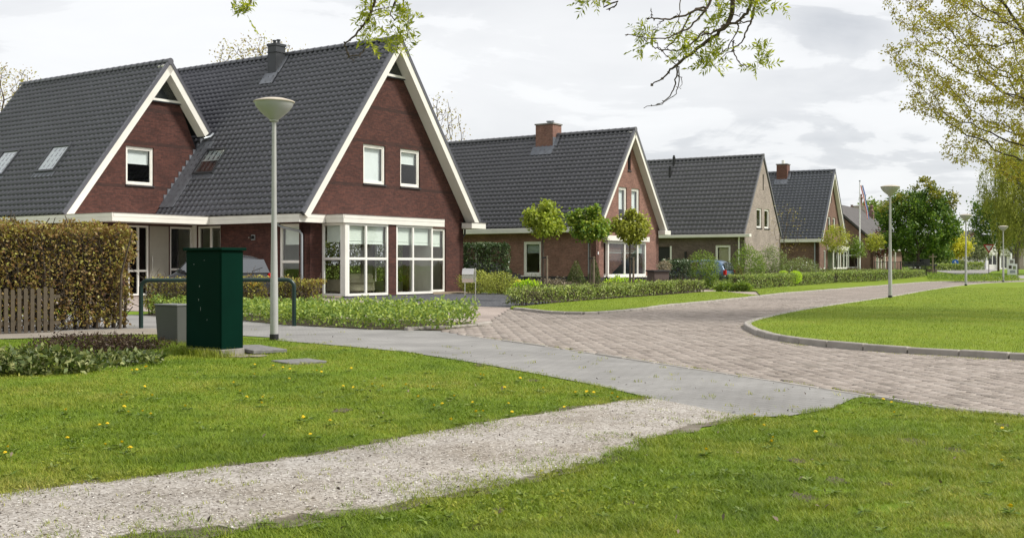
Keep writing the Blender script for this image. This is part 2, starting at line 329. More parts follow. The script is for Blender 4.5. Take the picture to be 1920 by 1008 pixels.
def tag(o, label, cat, group=None, kind=None):
    if label: o['label'] = label
    if cat: o['category'] = cat
    if group: o['group'] = group
    if kind: o['kind'] = kind
    return o
def empty(name, loc=(0, 0, 0), rz=0):
    o = bpy.data.objects.new(name, None); C.objects.link(o); o.location = loc; o.rotation_euler = (0, 0, rz); o.empty_display_size = .2
    return o
def thing(name, label, cat, loc=(0, 0, 0), rz=0, group=None): return tag(empty(name, loc, rz), label, cat, group)
def copy_tree(o, parent=None):
    c = o.copy(); C.objects.link(c)
    if parent is not None: c.parent = parent
    for ch in list(o.children): copy_tree(ch, c)
    return c
class MB:
    """collects boxes, prisms, tubes; build() links them as one mesh"""
    def __init__(s): s.v = []; s.f = []
    def poly(s, pts, faces):
        b0 = len(s.v); s.v += [tuple(p) for p in pts]; s.f += [[i + b0 for i in q] for q in faces]; return s
    def box(s, x0, y0, z0, x1, y1, z1):
        p = [(x, y, z) for z in (z0, z1) for y in (y0, y1) for x in (x0, x1)]
        return s.poly(p, [(0, 2, 3, 1), (4, 5, 7, 6), (0, 1, 5, 4), (2, 6, 7, 3), (0, 4, 6, 2), (1, 3, 7, 5)])
    def hexa(s, p):
        return s.poly(p, [(0, 3, 2, 1), (4, 5, 6, 7), (0, 1, 5, 4), (1, 2, 6, 5), (2, 3, 7, 6), (3, 0, 4, 7)])
    def prism(s, pts, vec):
        n = len(pts); a = [Vector(p) for p in pts]; b = [p + Vector(vec) for p in a]
        return s.poly(a + b, [list(range(n))[::-1], list(range(n, 2 * n))] + [(i, (i + 1) % n, (i + 1) % n + n, i + n) for i in range(n)])
    def tube(s, path, rad, n=10, cap=True):
        P = [Vector(p) for p in path]; rr = rad if isinstance(rad, (list, tuple)) else [rad] * len(P); rings = []; b0 = len(s.v); up = None
        for i, p in enumerate(P):
            d = (P[min(i + 1, len(P) - 1)] - P[max(i - 1, 0)]).normalized()
            if up is None: up = d.orthogonal().normalized()
            up = (up - d * up.dot(d)).normalized(); sd = d.cross(up)
            for j in range(n):
                a = 2 * math.pi * j / n; s.v.append(tuple(p + (up * math.cos(a) + sd * math.sin(a)) * rr[i]))
        for i in range(len(P) - 1):
            for j in range(n): s.f.append([b0 + i * n + j, b0 + i * n + (j + 1) % n, b0 + (i + 1) * n + (j + 1) % n, b0 + (i + 1) * n + j])
        if cap:
            s.f.append([b0 + j for j in range(n)][::-1]); s.f.append([b0 + (len(P) - 1) * n + j for j in range(n)])
        return s
    def lathe(s, prof, c=(0, 0, 0), n=24):
        b0 = len(s.v)
        for r, z in prof:
            for j in range(n):
                a = 2 * math.pi * j / n; s.v.append((c[0] + r * math.cos(a), c[1] + r * math.sin(a), c[2] + z))
        for i in range(len(prof) - 1):
            for j in range(n): s.f.append([b0 + i * n + j, b0 + i * n + (j + 1) % n, b0 + (i + 1) * n + (j + 1) % n, b0 + (i + 1) * n + j])
        s.f.append([b0 + j for j in range(n)][::-1]); s.f.append([b0 + (len(prof) - 1) * n + j for j in range(n)])
        return s
    def build(s, name, mat, parent=None, smooth=False, bevel=0, seg=1):
        me = bpy.data.meshes.new(name); me.from_pydata(s.v, [], s.f); me.update()
        if bevel:
            bm = bmesh.new(); bm.from_mesh(me); bmesh.ops.recalc_face_normals(bm, faces=bm.faces)
            eds = [e_ for e_ in bm.edges if len(e_.link_faces) == 2 and e_.calc_face_angle(0) > .6]
            bmesh.ops.bevel(bm, geom=eds, offset=bevel, segments=seg, affect='EDGES'); bm.to_mesh(me); bm.free()
        if smooth:
            me.polygons.foreach_set('use_smooth', np.ones(len(me.polygons), bool))
            try: me.set_sharp_from_angle(angle=R(40))
            except Exception: pass
        return link(name, me, mat, parent)
# ---- ground sheets
def pip(P, poly):
    P = np.asarray(P); poly = np.asarray(poly); x, y = P[:, 0], P[:, 1]; ins = np.zeros(len(P), bool); j = len(poly) - 1
    for i in range(len(poly)):
        xi, yi = poly[i]; xj, yj = poly[j]
        if yi != yj: ins ^= ((yi > y) != (yj > y)) & (x < (xj - xi) * (y - yi) / (yj - yi) + xi)
        j = i
    return ins
def densify(poly, step, amp, closed=True):
    o = []; n = len(poly)
    for i in range(n if closed else n - 1):
        a = np.array(poly[i]); b_ = np.array(poly[(i + 1) % n]); m_ = max(1, int(np.linalg.norm(b_ - a) / step))
        for k_ in range(m_): o.append(tuple(a + (b_ - a) * k_ / m_ + rng.normal(0, amp, 2)))
    if not closed: o.append(tuple(poly[-1]))
    return o
def smoothline(pts, n=6):
    P = [np.array(p, float) for p in pts]; o = []
    for i in range(len(P) - 1):
        p0, p1, p2, p3 = P[max(i - 1, 0)], P[i], P[i + 1], P[min(i + 2, len(P) - 1)]
        for k_ in range(n):
            t_ = k_ / n
            o.append(tuple(.5 * (2 * p1 + (p2 - p0) * t_ + (2 * p0 - 5 * p1 + 4 * p2 - p3) * t_ ** 2 + (3 * p1 - p0 - 3 * p2 + p3) * t_ ** 3)))
    o.append(tuple(P[-1])); return o
def sheet(name, poly, z, mat, thick=0):
    vs = [Vector((p[0], p[1], 0)) for p in poly]; tris = tessellate_polygon([vs])
    bm = bmesh.new(); bv = [bm.verts.new(v) for v in vs]
    for t_ in tris:
        try: bm.faces.new([bv[i] for i in t_])
        except ValueError: pass
    for yy in (85, 120): bmesh.ops.bisect_plane(bm, geom=bm.verts[:] + bm.edges[:] + bm.faces[:], plane_co=(0, yy, 0), plane_no=(0, 1, 0))
    bmesh.ops.recalc_face_normals(bm, faces=bm.faces)
    for v in bm.verts: v.co.z = gz(v.co.y) + z
    for f_ in bm.faces:
        f_.normal_update()
        if f_.normal.z < 0: f_.normal_flip()
    if thick:
        r_ = bmesh.ops.extrude_edge_only(bm, edges=[e_ for e_ in bm.edges if e_.is_boundary])
        for v in [q for q in r_['geom'] if isinstance(q, bmesh.types.BMVert)]: v.co.z -= thick
    me = bpy.data.meshes.new(name); bm.to_mesh(me); bm.free()
    return tag(link(name, me, mat), None, None, None, 'structure')
# ---- foliage
def unit(v): return v / np.maximum(np.linalg.norm(v, axis=-1, keepdims=True), 1e-9)
def leaf_mesh(P, size, aspect=.55, up=.0, tipdir=None, spread=1.0, jit=.35, nrm=None):
    n = len(P); tdir = rng.normal(size=(n, 3)) * spread
    if tipdir is not None: tdir = tdir + tipdir
    tdir = unit(tdir); nn = rng.normal(size=(n, 3)); nn[:, 2] = np.abs(nn[:, 2]) + up
    if nrm is not None: nn = nn * .7 + nrm * 1.1
    sd = unit(np.cross(tdir, nn)); nn = unit(np.cross(sd, tdir))
    ln = (size * (1 + rng.uniform(-jit, jit, n)))[:, None]; wd = ln * aspect
    V = np.stack([P, P + tdir * ln * .45 + sd * wd * .5 + nn * wd * .12, P + tdir * ln - nn * ln * .12, P + tdir * ln * .45 - sd * wd * .5 + nn * wd * .12], 1).reshape(-1, 3)
    return V, np.arange(4 * n).reshape(n, 4)
def leaves(name, P, size, mat, parent=None, **kw):
    V, Fc = leaf_mesh(np.asarray(P, float), size, **kw); return npmesh(name, V, Fc, mat, parent)
def tubes(A, B, ra, rb, sides=5):
    A = np.asarray(A, float); B = np.asarray(B, float); ra = np.asarray(ra, float); rb = np.asarray(rb, float)
    d = unit(B - A); h = np.where(np.abs(d[:, 2:3]) < .9, np.array([[0, 0, 1.]]), np.array([[1., 0, 0]]))
    u = unit(np.cross(d, h)); v = np.cross(d, u); n = len(A); an = np.arange(sides) * 2 * np.pi / sides
    ring = u[:, None, :] * np.cos(an)[None, :, None] + v[:, None, :] * np.sin(an)[None, :, None]
    V = np.concatenate([A[:, None] + ring * ra[:, None, None], B[:, None] + ring * rb[:, None, None]], 1).reshape(-1, 3)
    j = np.arange(sides); q = np.stack([j, (j + 1) % sides, (j + 1) % sides + sides, j + sides], 1)
    return V, (q[None] + (np.arange(n) * 2 * sides)[:, None, None]).reshape(-1, 4)
def colonize(trunk, att, step, infl, kill, iters=140, jitter=.18, grav=0.0):
    nodes = [np.array(p, float) for p in trunk]; par = [-1] + list(range(len(trunk) - 1))
    att = np.asarray(att, float); NN = np.array(nodes); D = np.linalg.norm(att[:, None] - NN[None], axis=2); near = D.argmin(1); dist = D.min(1)
    alive = np.ones(len(att), bool)
    for it in range(iters):
        act = alive & (dist < infl)
        if not act.any(): break
        dv = unit(att[act] - np.array(nodes)[near[act]]); acc = {}
        for i_, d_ in zip(near[act], dv): acc[i_] = acc.get(i_, 0) + d_
        new = []; base = len(nodes)
        for i_, d_ in acc.items():
            d_ = d_ / (np.linalg.norm(d_) + 1e-9) + rng.normal(0, jitter, 3) + np.array([0, 0, grav]); d_ /= np.linalg.norm(d_) + 1e-9
            new.append(nodes[i_] + d_ * step); par.append(int(i_))
        nodes += new; NW = np.array(new); D = np.linalg.norm(att[:, None] - NW[None], axis=2); nm = D.argmin(1); dm = D.min(1)
        better = dm < dist; near = np.where(better, nm + base, near); dist = np.where(better, dm, dist)
        alive &= dist > kill
    return np.array(nodes), np.array(par)
def limb_radii(par, tip, ex=2.3):
    n = len(par); acc = np.zeros(n); r = np.zeros(n)
    for i in range(n - 1, -1, -1):
        r[i] = tip if acc[i] == 0 else acc[i] ** (1 / ex)
        if par[i] >= 0: acc[par[i]] += r[i] ** ex
    return r
def limb_mesh(name, nodes, par, r, mat, parent, sides=5, thin=.012):
    k_ = np.where(par >= 0)[0]; big = k_[r[k_] > thin]; sm = k_[r[k_] <= thin]; Vs = []; Fs = []; o = 0
    for ids, sd in ((big, sides), (sm, 3)):
        if len(ids) == 0: continue
        V, Fc = tubes(nodes[par[ids]], nodes[ids], np.minimum(r[par[ids]], r[ids] * 1.35), r[ids], sd); Vs.append(V); Fs.append(Fc + o); o += len(V)
    return npmesh(name, np.concatenate(Vs), np.concatenate(Fs), mat, parent, smooth=True)
def ellipsoid_pts(n, c, r, shell=.0, clumps=0, cs=.35):
    d = unit(rng.normal(size=(n, 3))); rad = (shell + (1 - shell) * rng.uniform(0, 1, n) ** (1 / 2.2))[:, None]
    P = d * rad
    if clumps:
        cc = unit(rng.normal(size=(clumps, 3))) * rng.uniform(.45, .95, (clumps, 1)); P = cc[rng.integers(0, clumps, n)] + rng.normal(0, cs * .5, (n, 3))
    return P * np.array(r) + np.array(c)

# ================================================================== GROUND
A_ = lambda *pp: [g(*p) for p in pp]
foot_lo = A_((520, 638), (620, 646), (760, 659), (900, 681), (1010, 701), (1120, 722), (1222, 746))
foot_edge = A_((825, 620), (870, 628), (1000, 645), (1100, 660), (1300, 690), (1500, 720), (1640, 742))
path_up = A_((1222, 746), (1080, 765), (950, 785), (800, 812), (600, 851), (400, 879), (200, 902), (0, 926)) + [(-4.3, 6.0), (-7, 5.2)]
path_lo = A_((1400, 781), (1330, 789), (1250, 810), (1150, 848), (1050, 882), (950, 905), (800, 930), (690, 950), (590, 963), (450, 984), (330, 992), (240, 1006)) + [(-2.6, 4.6), (-6, 3.6)]
isl = A_((1920, 675.5), (1832, 670), (1705, 662.8), (1577, 653), (1492, 643), (1438, 633), (1408, 621), (1401, 614), (1411.6, 607.6), (1471, 592.7), (1539, 580), (1675, 559), (1752, 545), (1829.5, 534.7))
isl = [(18, 5.5), (11, 11.9)] + isl + [(36.5, 80.5), (44, 86)]
kerb_left = A_((955, 580), (985, 583), (1035, 588.3), (1097, 590), (1154, 586.8), (1211, 581), (1240, 576.5), (1329, 567.5), (1427, 557))
kerb_far = A_((1427, 556.5), (1477.5, 551), (1567, 543.7), (1640, 537.8), (1744, 529.5)) + [(35, 84), (43, 89.5)]
isl_c = smoothline(isl, 5); kl = smoothline(kerb_left, 4); kf = smoothline(kerb_far, 3)
sheet('ground', [(-900, -40), (900, -40), (900, 1500), (-900, 1500)], -.009, MT['lawn'])
bed_front = A_((455, 601), (530, 609), (700, 617.5), (825, 620), (905, 611))
bed = [(-9.6, 29.2), (-8.2, 27.6)] + bed_front + [(-1.0, 25.2), (-2.6, 26.2), (-4.5, 27.4), (-6.2, 28.6), (-9.6, 30.9)]
road_poly = [foot_edge[0]] + foot_edge[1:] + A_((1700, 750), (1800, 768), (1920, 778)) + [(8, 6.6), (14, 2), (22, 0), (18, 5.5)] + isl_c[1:] + [(43, 89.5)] + kf[::-1] + kl[::-1] + [(-.08, 32.7), (-.62, 23.9)]
sheet('road', road_poly, -.004, MT['roadfar'])
foot_poly = foot_edge + A_((1600, 746), (1560, 765), (1480, 779), (1400, 782)) + A_((1222, 746)) + foot_lo[::-1][1:] + [(-4.2, 20.1), (-7.2, 22.4), (-12, 20.5), (-16, 23), (-12.5, 29.5), (-9.6, 29.2), (-8.2, 27.6)] + bed_front[:-1]
sheet('footpath', foot_poly, .002, MT['footpath'])
strip = A_((105, 632.6), (188, 627.5), (290, 627), (345, 626)) + [(-6.8, 22.9), (-7.65, 22.9), (-9.6, 21.3), (-13, 18.6), (-13, 17), (-10, 19.2)]
sheet('sandy_path', densify(strip, .3, .03), .007, MT['sand'])
path_poly = densify(path_up, .12, .035, False) + densify(path_lo[::-1], .12, .05, False)
for q_, w_ in ((path_up[:-2], .16), (path_lo[:-2], .2)):
    e1 = densify(smoothline(q_, 3), .1, .04, False); e2_ = [(x, y + w_ + rng.normal(0, .05)) for x, y in e1]; e0_ = [(x, y - w_ - rng.normal(0, .05)) for x, y in e1]
    sheet('path_edge', e0_ + e2_[::-1], -.001, MT['edgesoil'])
sheet('gravel_path', path_poly, .004, MT['gravel'], .03)
drive = [(-.62, 23.9), (-1.0, 25.2), (-2.6, 26.2), (-4.5, 27.4), (-6.2, 28.6), (-9.6, 30.9), (-20, 38), (-24, 46), (-16, 49.8), (-8.2, 45), (-7.3, 43.5), (-6.3, 42.8), (-4.53, 39.8), (-2.08, 36.4), (-.65, 34.6), (.37, 33.9), (-.08, 32.7)]
sheet('driveway', drive, .003, MT['drive'])
dgr = [(-7.9, 44.3), (-7.2, 43.6), (-6.3, 42.8), (-4.53, 39.8), (-2.08, 36.4), (-.65, 34.6), (.37, 33.9), (1.6, 36.5), (.6, 44), (-.6, 51.5), (-2.3, 53.6)]
sheet('dark_gravel', dgr, .007, MT['darkgravel'])
bed_s = sheet('planting_bed', bed, .014, MT['soil'])
verge1 = [(x + .03, y + .06) for x, y in kl] + A_((1418, 555), (1360, 548.5), (1326, 548.5), (1240, 555.5), (1097, 565.5), (1000, 575), (983, 577), (960, 577))
sheet('verge_lawn', verge1, .055, MT['farlawn'], .07)
verge2 = [p for p in kf] + A_((1745, 523.5), (1567, 531.5), (1400, 544), (1418, 547))
sheet('verge_lawn', verge2, .055, MT['farlawn'], .07)
sheet('island_lawn', isl_c + [(60, 92), (90, 80), (70, 10)], .085, MT['farlawn'], .1)
d3 = A_((1418, 555), (1360, 548.5), (1326, 547.5), (1300, 546.5), (1300, 543), (1345, 544.5), (1395, 547), (1418, 547), (1430, 556.5))
sheet('side_path', d3, .009, MT['drive'])
front_garden = [(.6, 36.5), (8.9, 52.2), (9.9, 54.6), (10.3, 58), (12, 66), (5, 62), (3, 60), (.5, 52), (.2, 42)]
sheet('garden_soil', front_garden, -.002, MT['soil'])
# far road beyond the last lamps and the pavement under the willow
sheet('road', [at(1755, 120), at(1800, 106), at(1845, 104), at(1868, 130), at(1880, 190), at(1900, 320), at(1700, 320), at(1735, 190)], .012, MT['asphalt'])
sheet('pavement', [at(1895, 92), at(1960, 88), at(2050, 96), at(1980, 108), at(1900, 102)], .02, MT['asphalt'])
# kerbs: real stone edging, cut to short stones
def kerb(name, line, wdt, top, bot, mat, stone=1.0):
    P = np.array(line); mb = MB()
    seg = np.linalg.norm(np.diff(P, axis=0), axis=1); s_ = np.concatenate([[0], np.cumsum(seg)]); n = max(1, int(s_[-1] / stone))
    def pt(t_): return np.array([np.interp(t_, s_, P[:, 0]), np.interp(t_, s_, P[:, 1])])
    for i in range(n):
        a = pt(s_[-1] * i / n + .006); b_ = pt(s_[-1] * (i + 1) / n - .006); d_ = (b_ - a); d_ /= np.linalg.norm(d_) + 1e-9; q = np.array([-d_[1], d_[0]]) * wdt / 2
        dz = gz(a[1]) + rng.normal(0, .004)
        mb.hexa([(*(a - q), bot + dz), (*(b_ - q), bot + dz), (*(b_ + q), bot + dz), (*(a + q), bot + dz), (*(a - q), top + dz), (*(b_ - q), top + dz), (*(b_ + q * .75), top + dz + .003), (*(a + q * .75), top + dz + .003)])
    return tag(mb.build(name, mat, bevel=.014), None, None, None, 'structure')
kerb('kerb', isl_c[1:-1], .17, .098, -.05, MT['kerb'], .75)
kerb('kerb', kl[2:], .16, .078, -.05, MT['kerb'], .45)
kerb('kerb', kf, .15, .075, -.05, MT['kerb'])
kerb('kerb', smoothline(A_((760, 619.3), (793, 618.5), (850, 614.5), (907, 610), (918, 607)), 3), .14, .06, -.05, MT['kerb'])
kerb('kerb', smoothline(A_((1640, 743), (1700, 752), (1800, 769.5), (1920, 779.5)) + [(8, 6.5)], 3), .10, .018, -.05, MT['kerb'])
edge_l = np.array(smoothline(foot_edge[1:], 4)) + np.array([-.04, -.06])
kerb('kerb', [tuple(p) for p in edge_l], .09, .010, -.05, MT['kerb'], .8)
# ---- road bricks: herringbone, each a brick with its own height and tilt
def herringbone(poly, ymax, rot, Lb=.212, Wb=.053):
    P = np.array(poly); P = P[P[:, 1] < ymax + 15]; x0, y0 = P.min(0); x1, y1 = P.max(0); x1 = min(x1, 13); y1 = min(y1, ymax)
    c_ = np.array([(x0 + x1) / 2, (y0 + y1) / 2]); rad = np.hypot(x1 - x0, y1 - y0) / 2 + 1
    # twill herringbone: rows of two bricks (one each way) stepping by W
    k3 = round(Lb / Wb)
    n = int(rad / Wb) + 4; I, J = np.meshgrid(np.arange(-n, n), np.arange(-n, n), indexing='ij')
    # cell pattern: horizontal brick occupies L cells at (i..i+k-1, j) when (i-j) mod 2k == 0; vertical at (i-j) mod 2k == k .. covers j downward
    hm = ((I - J) % (2 * k3)) == 0; vm = ((I - J) % (2 * k3)) == k3
    hc = np.stack([(I[hm] + k3 / 2) * Wb, (J[hm] + .5) * Wb], 1); vc = np.stack([(I[vm] + .5) * Wb, (J[vm] - k3 / 2 + 1) * Wb], 1)
    ctr = np.concatenate([hc, vc]); hd = np.concatenate([np.zeros(len(hc)), np.full(len(vc), math.pi / 2)])
    a = R(rot); Rm = np.array([[math.cos(a), -math.sin(a)], [math.sin(a), math.cos(a)]]); ctr = ctr @ Rm.T + c_; hd = hd + a
    ok = (ctr[:, 1] < ymax) & (ctr[:, 1] > 6) & (ctr[:, 0] < 13) & pip(ctr, poly); ctr = ctr[ok]; hd = hd[ok]; n = len(ctr)
    hl = k3 * Wb / 2 - .003 + rng.normal(0, .0012, n); hw = Wb / 2 - .003 + rng.normal(0, .0012, n); hd = hd + rng.normal(0, .012, n)
    ctr = ctr + rng.normal(0, .0015, (n, 2)); z = .006 + rng.normal(0, .0018, n) + .006 * np.sin(ctr[:, 0] * .9) * np.cos(ctr[:, 1] * .7)
    ux = np.stack([np.cos(hd), np.sin(hd)], 1); uy = np.stack([-np.sin(hd), np.cos(hd)], 1); V = []
    tx, ty = rng.normal(0, .010, n), rng.normal(0, .014, n)
    for lev, sc in ((-.03, 1.0), (0, 1.0), (.004, .9)):
        for sx, sy in ((-1, -1), (1, -1), (1, 1), (-1, 1)):
            ox = hl * sx - (sx * .005 if sc < 1 else 0); oy = hw * sy - (sy * .005 if sc < 1 else 0)
            p = ctr + ux * ox[:, None] + uy * oy[:, None]; V.append(np.concatenate([p, (z + lev + (tx * ox + ty * oy if lev >= 0 else 0))[:, None]], 1))
    V = np.stack(V, 1).reshape(-1, 3)
    q = [(8, 9, 10, 11)] + [(i + 4, (i + 1) % 4 + 4, (i + 1) % 4 + 8, i + 8) for i in range(4)] + [(i, (i + 1) % 4, (i + 1) % 4 + 4, i + 4) for i in range(4)]
    return V, (np.array(q)[None] + (np.arange(n) * 12)[:, None, None]).reshape(-1, 4)
V, Fc = herringbone(road_poly, 46, 45 + 4)
tag(npmesh('road_paving', V, Fc, MT['roadbrick']), None, None, None, 'structure')
# ---- loose shells and stones on the gravel path
n = 90000; P = np.stack([rng.uniform(-5, 4, n), 5 + (rng.uniform(0, 1, n) ** 1.5) * 9], 1); P = P[pip(P, path_poly)]; n = len(P)
s_ = rng.uniform(.0025, .0065, n) * rng.choice([1, 1, 1, 1, 1, 1.6], n); hd = rng.uniform(0, 6.28, n); V = []
for dx, dy, dz in ((-1, -.7, 0), (1, -.7, 0), (.9, .8, 0), (-.8, .7, 0), (.1, .05, .75)):
    x = dx * s_ * rng.uniform(.6, 1.2, n); y = dy * s_ * rng.uniform(.6, 1.2, n)
    V.append(np.stack([P[:, 0] + x * np.cos(hd) - y * np.sin(hd), P[:, 1] + x * np.sin(hd) + y * np.cos(hd), .006 + dz * s_ * rng.uniform(.6, 1.3, n)], 1))
V = np.stack(V, 1).reshape(-1, 3); q = np.array([(0, 1, 4), (1, 2, 4), (2, 3, 4), (3, 0, 4)])
m, t, b = newmat('shell_bits'); geo = N(t, 'ShaderNodeNewGeometry')
L(t, ramp(t, geo.outputs['Random Per Island'], [(.03, (.07, .055, .045)), (.12, (.22, .19, .16)), (.5, (.38, .345, .30)), (.93, (.52, .485, .44)), (.99, (.68, .66, .61))]), b.inputs['Base Color']); b.inputs['Roughness'].default_value = .9
MT['shell'] = m
tag(npmesh('loose_gravel', V, (q[None] + (np.arange(n) * 5)[:, None, None]).reshape(-1, 3), m), 'loose pale shells and stones scattered on the path', 'gravel', None, 'stuff')
# ---- grass blades
def blades(P, z0, h, wd, lean=.45):
    n = len(P); hd = rng.uniform(0, 2 * np.pi, n); hh = h * rng.uniform(.45, 1.25, n); ww = wd * rng.uniform(.7, 1.3, n)
    d = np.stack([np.cos(hd), np.sin(hd)], 1); s2 = np.stack([-d[:, 1], d[:, 0]], 1) * ww[:, None] * .5; le = (lean * hh * rng.uniform(.2, 1.3, n))[:, None]
    def p3(xy, z): return np.concatenate([xy, z[:, None]], 1)
    base = P; mid = P + d * le * .35; tip = P + d * le
    V = np.stack([p3(base - s2, z0), p3(base + s2, z0), p3(mid + s2 * .8, z0 + hh * .62), p3(mid - s2 * .8, z0 + hh * .62), p3(tip + s2 * .1, z0 + hh), p3(tip - s2 * .1, z0 + hh)], 1).reshape(-1, 3)
    q = np.array([(0, 1, 2, 3), (3, 2, 4, 5)]); return V, (q[None] + (np.arange(n) * 6)[:, None, None]).reshape(-1, 4)
def fbm(P, sc, seed):
    r_ = np.random.default_rng(seed); o = 0; am = 1
    for i in range(4):
        a_, b_, c_, d_ = r_.uniform(0, 6.28, 4); k1 = r_.normal(size=2) * sc; k2 = r_.normal(size=2) * sc
        o = o + am * (np.sin(P @ k1 + a_) * np.sin(P @ k2 + b_)); am *= .65; sc *= 1.9
    return o
def wedge_pts(n, y0, y1, ex=1.0, px0=-40, px1=1960):
    y = y0 * (y1 / y0) ** (rng.uniform(0, 1, n) ** ex)                 # even on the picture: density falls off with distance
    return np.stack([(rng.uniform(px0, px1, n) - CX_) / F_ * y, y], 1)
lawnL = foot_lo[::-1] + [(-4.2, 19.6), (-5.2, 20.6), (-6.7, 22.3)] + A_((290, 627), (188, 628), (105, 633), (0, 637)) + [(-14, 17), (-12, 5), (-5, 5.2)] + A_((0, 926), (200, 902), (400, 879), (600, 851), (800, 812), (950, 785), (1080, 765), (1222, 746))
lawnR = path_lo[:-2] + [(-2.6, 4.4), (8, 4.0), (14, 2.5), (8, 6.4)] + A_((1920, 780), (1800, 770.5), (1700, 754), (1640, 744), (1600, 748), (1560, 766), (1480, 780))
def edge_keep(P, poly, wobble):
    return pip(P + np.stack([fbm(P, 3.5, 11), fbm(P, 3.5, 12)], 1) * wobble, poly)
P = wedge_pts(760000, 4.9, 26, .95)
mL = edge_keep(P, lawnL, .055); mR = edge_keep(P, lawnR, .10); P = P[mL | mR]
bspots = [(1712, 826, .34), (1562, 833, .22), (1495, 862, .2), (1565, 898, .22), (1505, 930, .25), (745, 822, .16), (640, 768, .3), (900, 683, .35), (1790, 842, .25), (935, 955, .14), (890, 985, .12), (335, 905, .2), (505, 880, .25), (1880, 795, .2), (1000, 712, .25), (470, 668, .2), (1180, 940, .12), (1660, 905, .12)]
for (bx, by, br_) in bspots:
    br_ *= .3
    c_ = np.array(g(bx, by)); dd = (P - c_) / np.array([1, 1.9]); rr_ = np.hypot(dd[:, 0], dd[:, 1]) * (1 + .35 * fbm(P, 7, 91)); P = P[(rr_ > br_) | (rng.uniform(0, 1, len(P)) < .38 + .4 * np.clip(rr_ / br_, 0, 1))]
    pts_ = [(c_[0] + br_ * .9 * math.cos(a_) * k_, c_[1] + br_ * 1.7 * math.sin(a_) * k_) for a_, k_ in zip(np.linspace(0, 6.28, 41)[:-1], 1 + rng.normal(0, .2, 40))]; sheet('bare_soil', pts_, -.002, MT['soil'])
bald = fbm(P, 2.2, 5); P = P[(bald < 1.35) | (rng.uniform(0, 1, len(P)) < .25)]
hmap = .018 + .009 * np.clip(fbm(P, 1.1, 6), -1, 1.6) + .008 * np.clip(fbm(P, 7, 7), -.8, 1.2) + .016 * np.clip(fbm(P, 3, 8) - .5, 0, 1)
V, Fc = blades(P, np.full(len(P), -.014), np.clip(hmap, .014, .07) + .012, .0026 * (P[:, 1] / 6) ** .6 + .001, 1.5)
tag(npmesh('grass', V, Fc, MT['grass']), 'short green grass covering the two near lawns', 'grass', None, 'stuff')
# ragged longer grass along the edges of the paths and round the cabinets
E_ = []
for ln_, amp, n in ((path_up[:-1], .13, 7500), (path_lo[:-1], .22, 13000), (foot_lo, .04, 1500), (A_((1400, 782), (1480, 779), (1560, 765), (1600, 747), (1640, 743), (1700, 753), (1800, 770), (1920, 780)), .05, 3600)):
    pl = np.array(ln_); sg = np.concatenate([[0], np.cumsum(np.linalg.norm(np.diff(pl, axis=0), axis=1))]); tt = rng.uniform(0, sg[-1], n)
    q = np.stack([np.interp(tt, sg, pl[:, 0]), np.interp(tt, sg, pl[:, 1])], 1); q += rng.normal(0, amp, q.shape) * np.array([1, 1.3]); E_.append(q[fbm(q, 2.6, 21) > .05])
boxc = np.array([(-4.15, 16.0), (-4.75, 16.45), (-5.23, 17.6), (-5.7, 17.9), (-5.0, 16.9), (-4.11, 19.49)])
q = boxc[rng.integers(0, len(boxc), 2600)] + rng.normal(0, .12, (2600, 2)); t_ = rng.uniform(.12, 1, (1500, 1)); q2 = boxc[0] * (1 - t_) + boxc[1] * t_ + rng.normal(0, .07, (1500, 2)) + np.array([-.05, -.08])
t_ = rng.uniform(0, 1, (1200, 1)); q3 = boxc[2] * (1 - t_) + boxc[3] * t_ + rng.normal(0, .07, (1200, 2)) + np.array([-.05, -.08])
q = np.concatenate(E_ + [q, q2, q3]); q = q[(q[:, 1] > 4.9)]
V, Fc = blades(q, np.full(len(q), -.01), .036, .0042, 1.3)
near_box = (np.abs(q[:, 1] - 17) < 1.6) & (np.abs(q[:, 0] + 4.8) < 1.2)
V2, F2 = blades(q[near_box], np.full(near_box.sum(), -.01), .12, .005, .7)
tag(npmesh('edge_grass', np.concatenate([V, V2]), np.concatenate([Fc, F2 + len(V)]), MT['grass']), 'longer ragged grass along path edges and cabinet feet', 'grass', None, 'stuff')
# sparse tufts growing in the gravel
pc = np.array(wedge_pts(9000, 5.2, 13)); pc = pc[pip(pc, path_poly)]; pc = pc[fbm(pc, 2.6, 33) > .2][rng.permutation(200) % 10 < 9] if False else pc[rng.choice(len(pc), 170)]
q = np.repeat(pc, 9, 0) + rng.normal(0, .02, (len(pc) * 9, 2)); V, Fc = blades(q, np.zeros(len(q)), .02, .004, 1.3)
tag(npmesh('weeds', V, Fc, MT['drygrass']), 'thin weeds sprouting through the shell gravel path', 'weeds', None, 'stuff')
# broad leaved weeds and clover among the grass
pc = wedge_pts(6500, 5, 22); pc = pc[(pip(pc, lawnL) | pip(pc, lawnR)) & (fbm(pc, 1.3, 41) > .3)]
q = np.repeat(pc, 6, 0) + rng.normal(0, .03, (len(pc) * 6, 2)); q3 = np.concatenate([q, rng.uniform(.008, .03, (len(q), 1))], 1)
V, Fc = leaf_mesh(q3, .026, .5, up=1.5, tipdir=np.array([0, 0, .15])); tag(npmesh('lawn_weeds', V, Fc, MT['grass']), 'flat broad leaved weeds among the lawn grass', 'weeds', None, 'stuff')
# grass on the mown island and verges, coarser since it is farther
P = wedge_pts(150000, 15, 60, 1.0, 940, 1980); ip = isl_c + [(60, 92), (90, 80), (70, 10)]; mI = pip(P, [(x, y) for x, y in ip]); mv = pip(P, verge1) | pip(P, verge2)
z0 = np.where(mI, .08, .05); P2 = P[mI | mv]; z0 = z0[mI | mv]
V, Fc = blades(P2, z0, .035, .004 * (P2[:, 1] / 15) ** .8, .8); tag(npmesh('mown_grass', V, Fc, MT['grass']), 'mown grass of the island and verges across the brick street', 'grass', None, 'stuff')

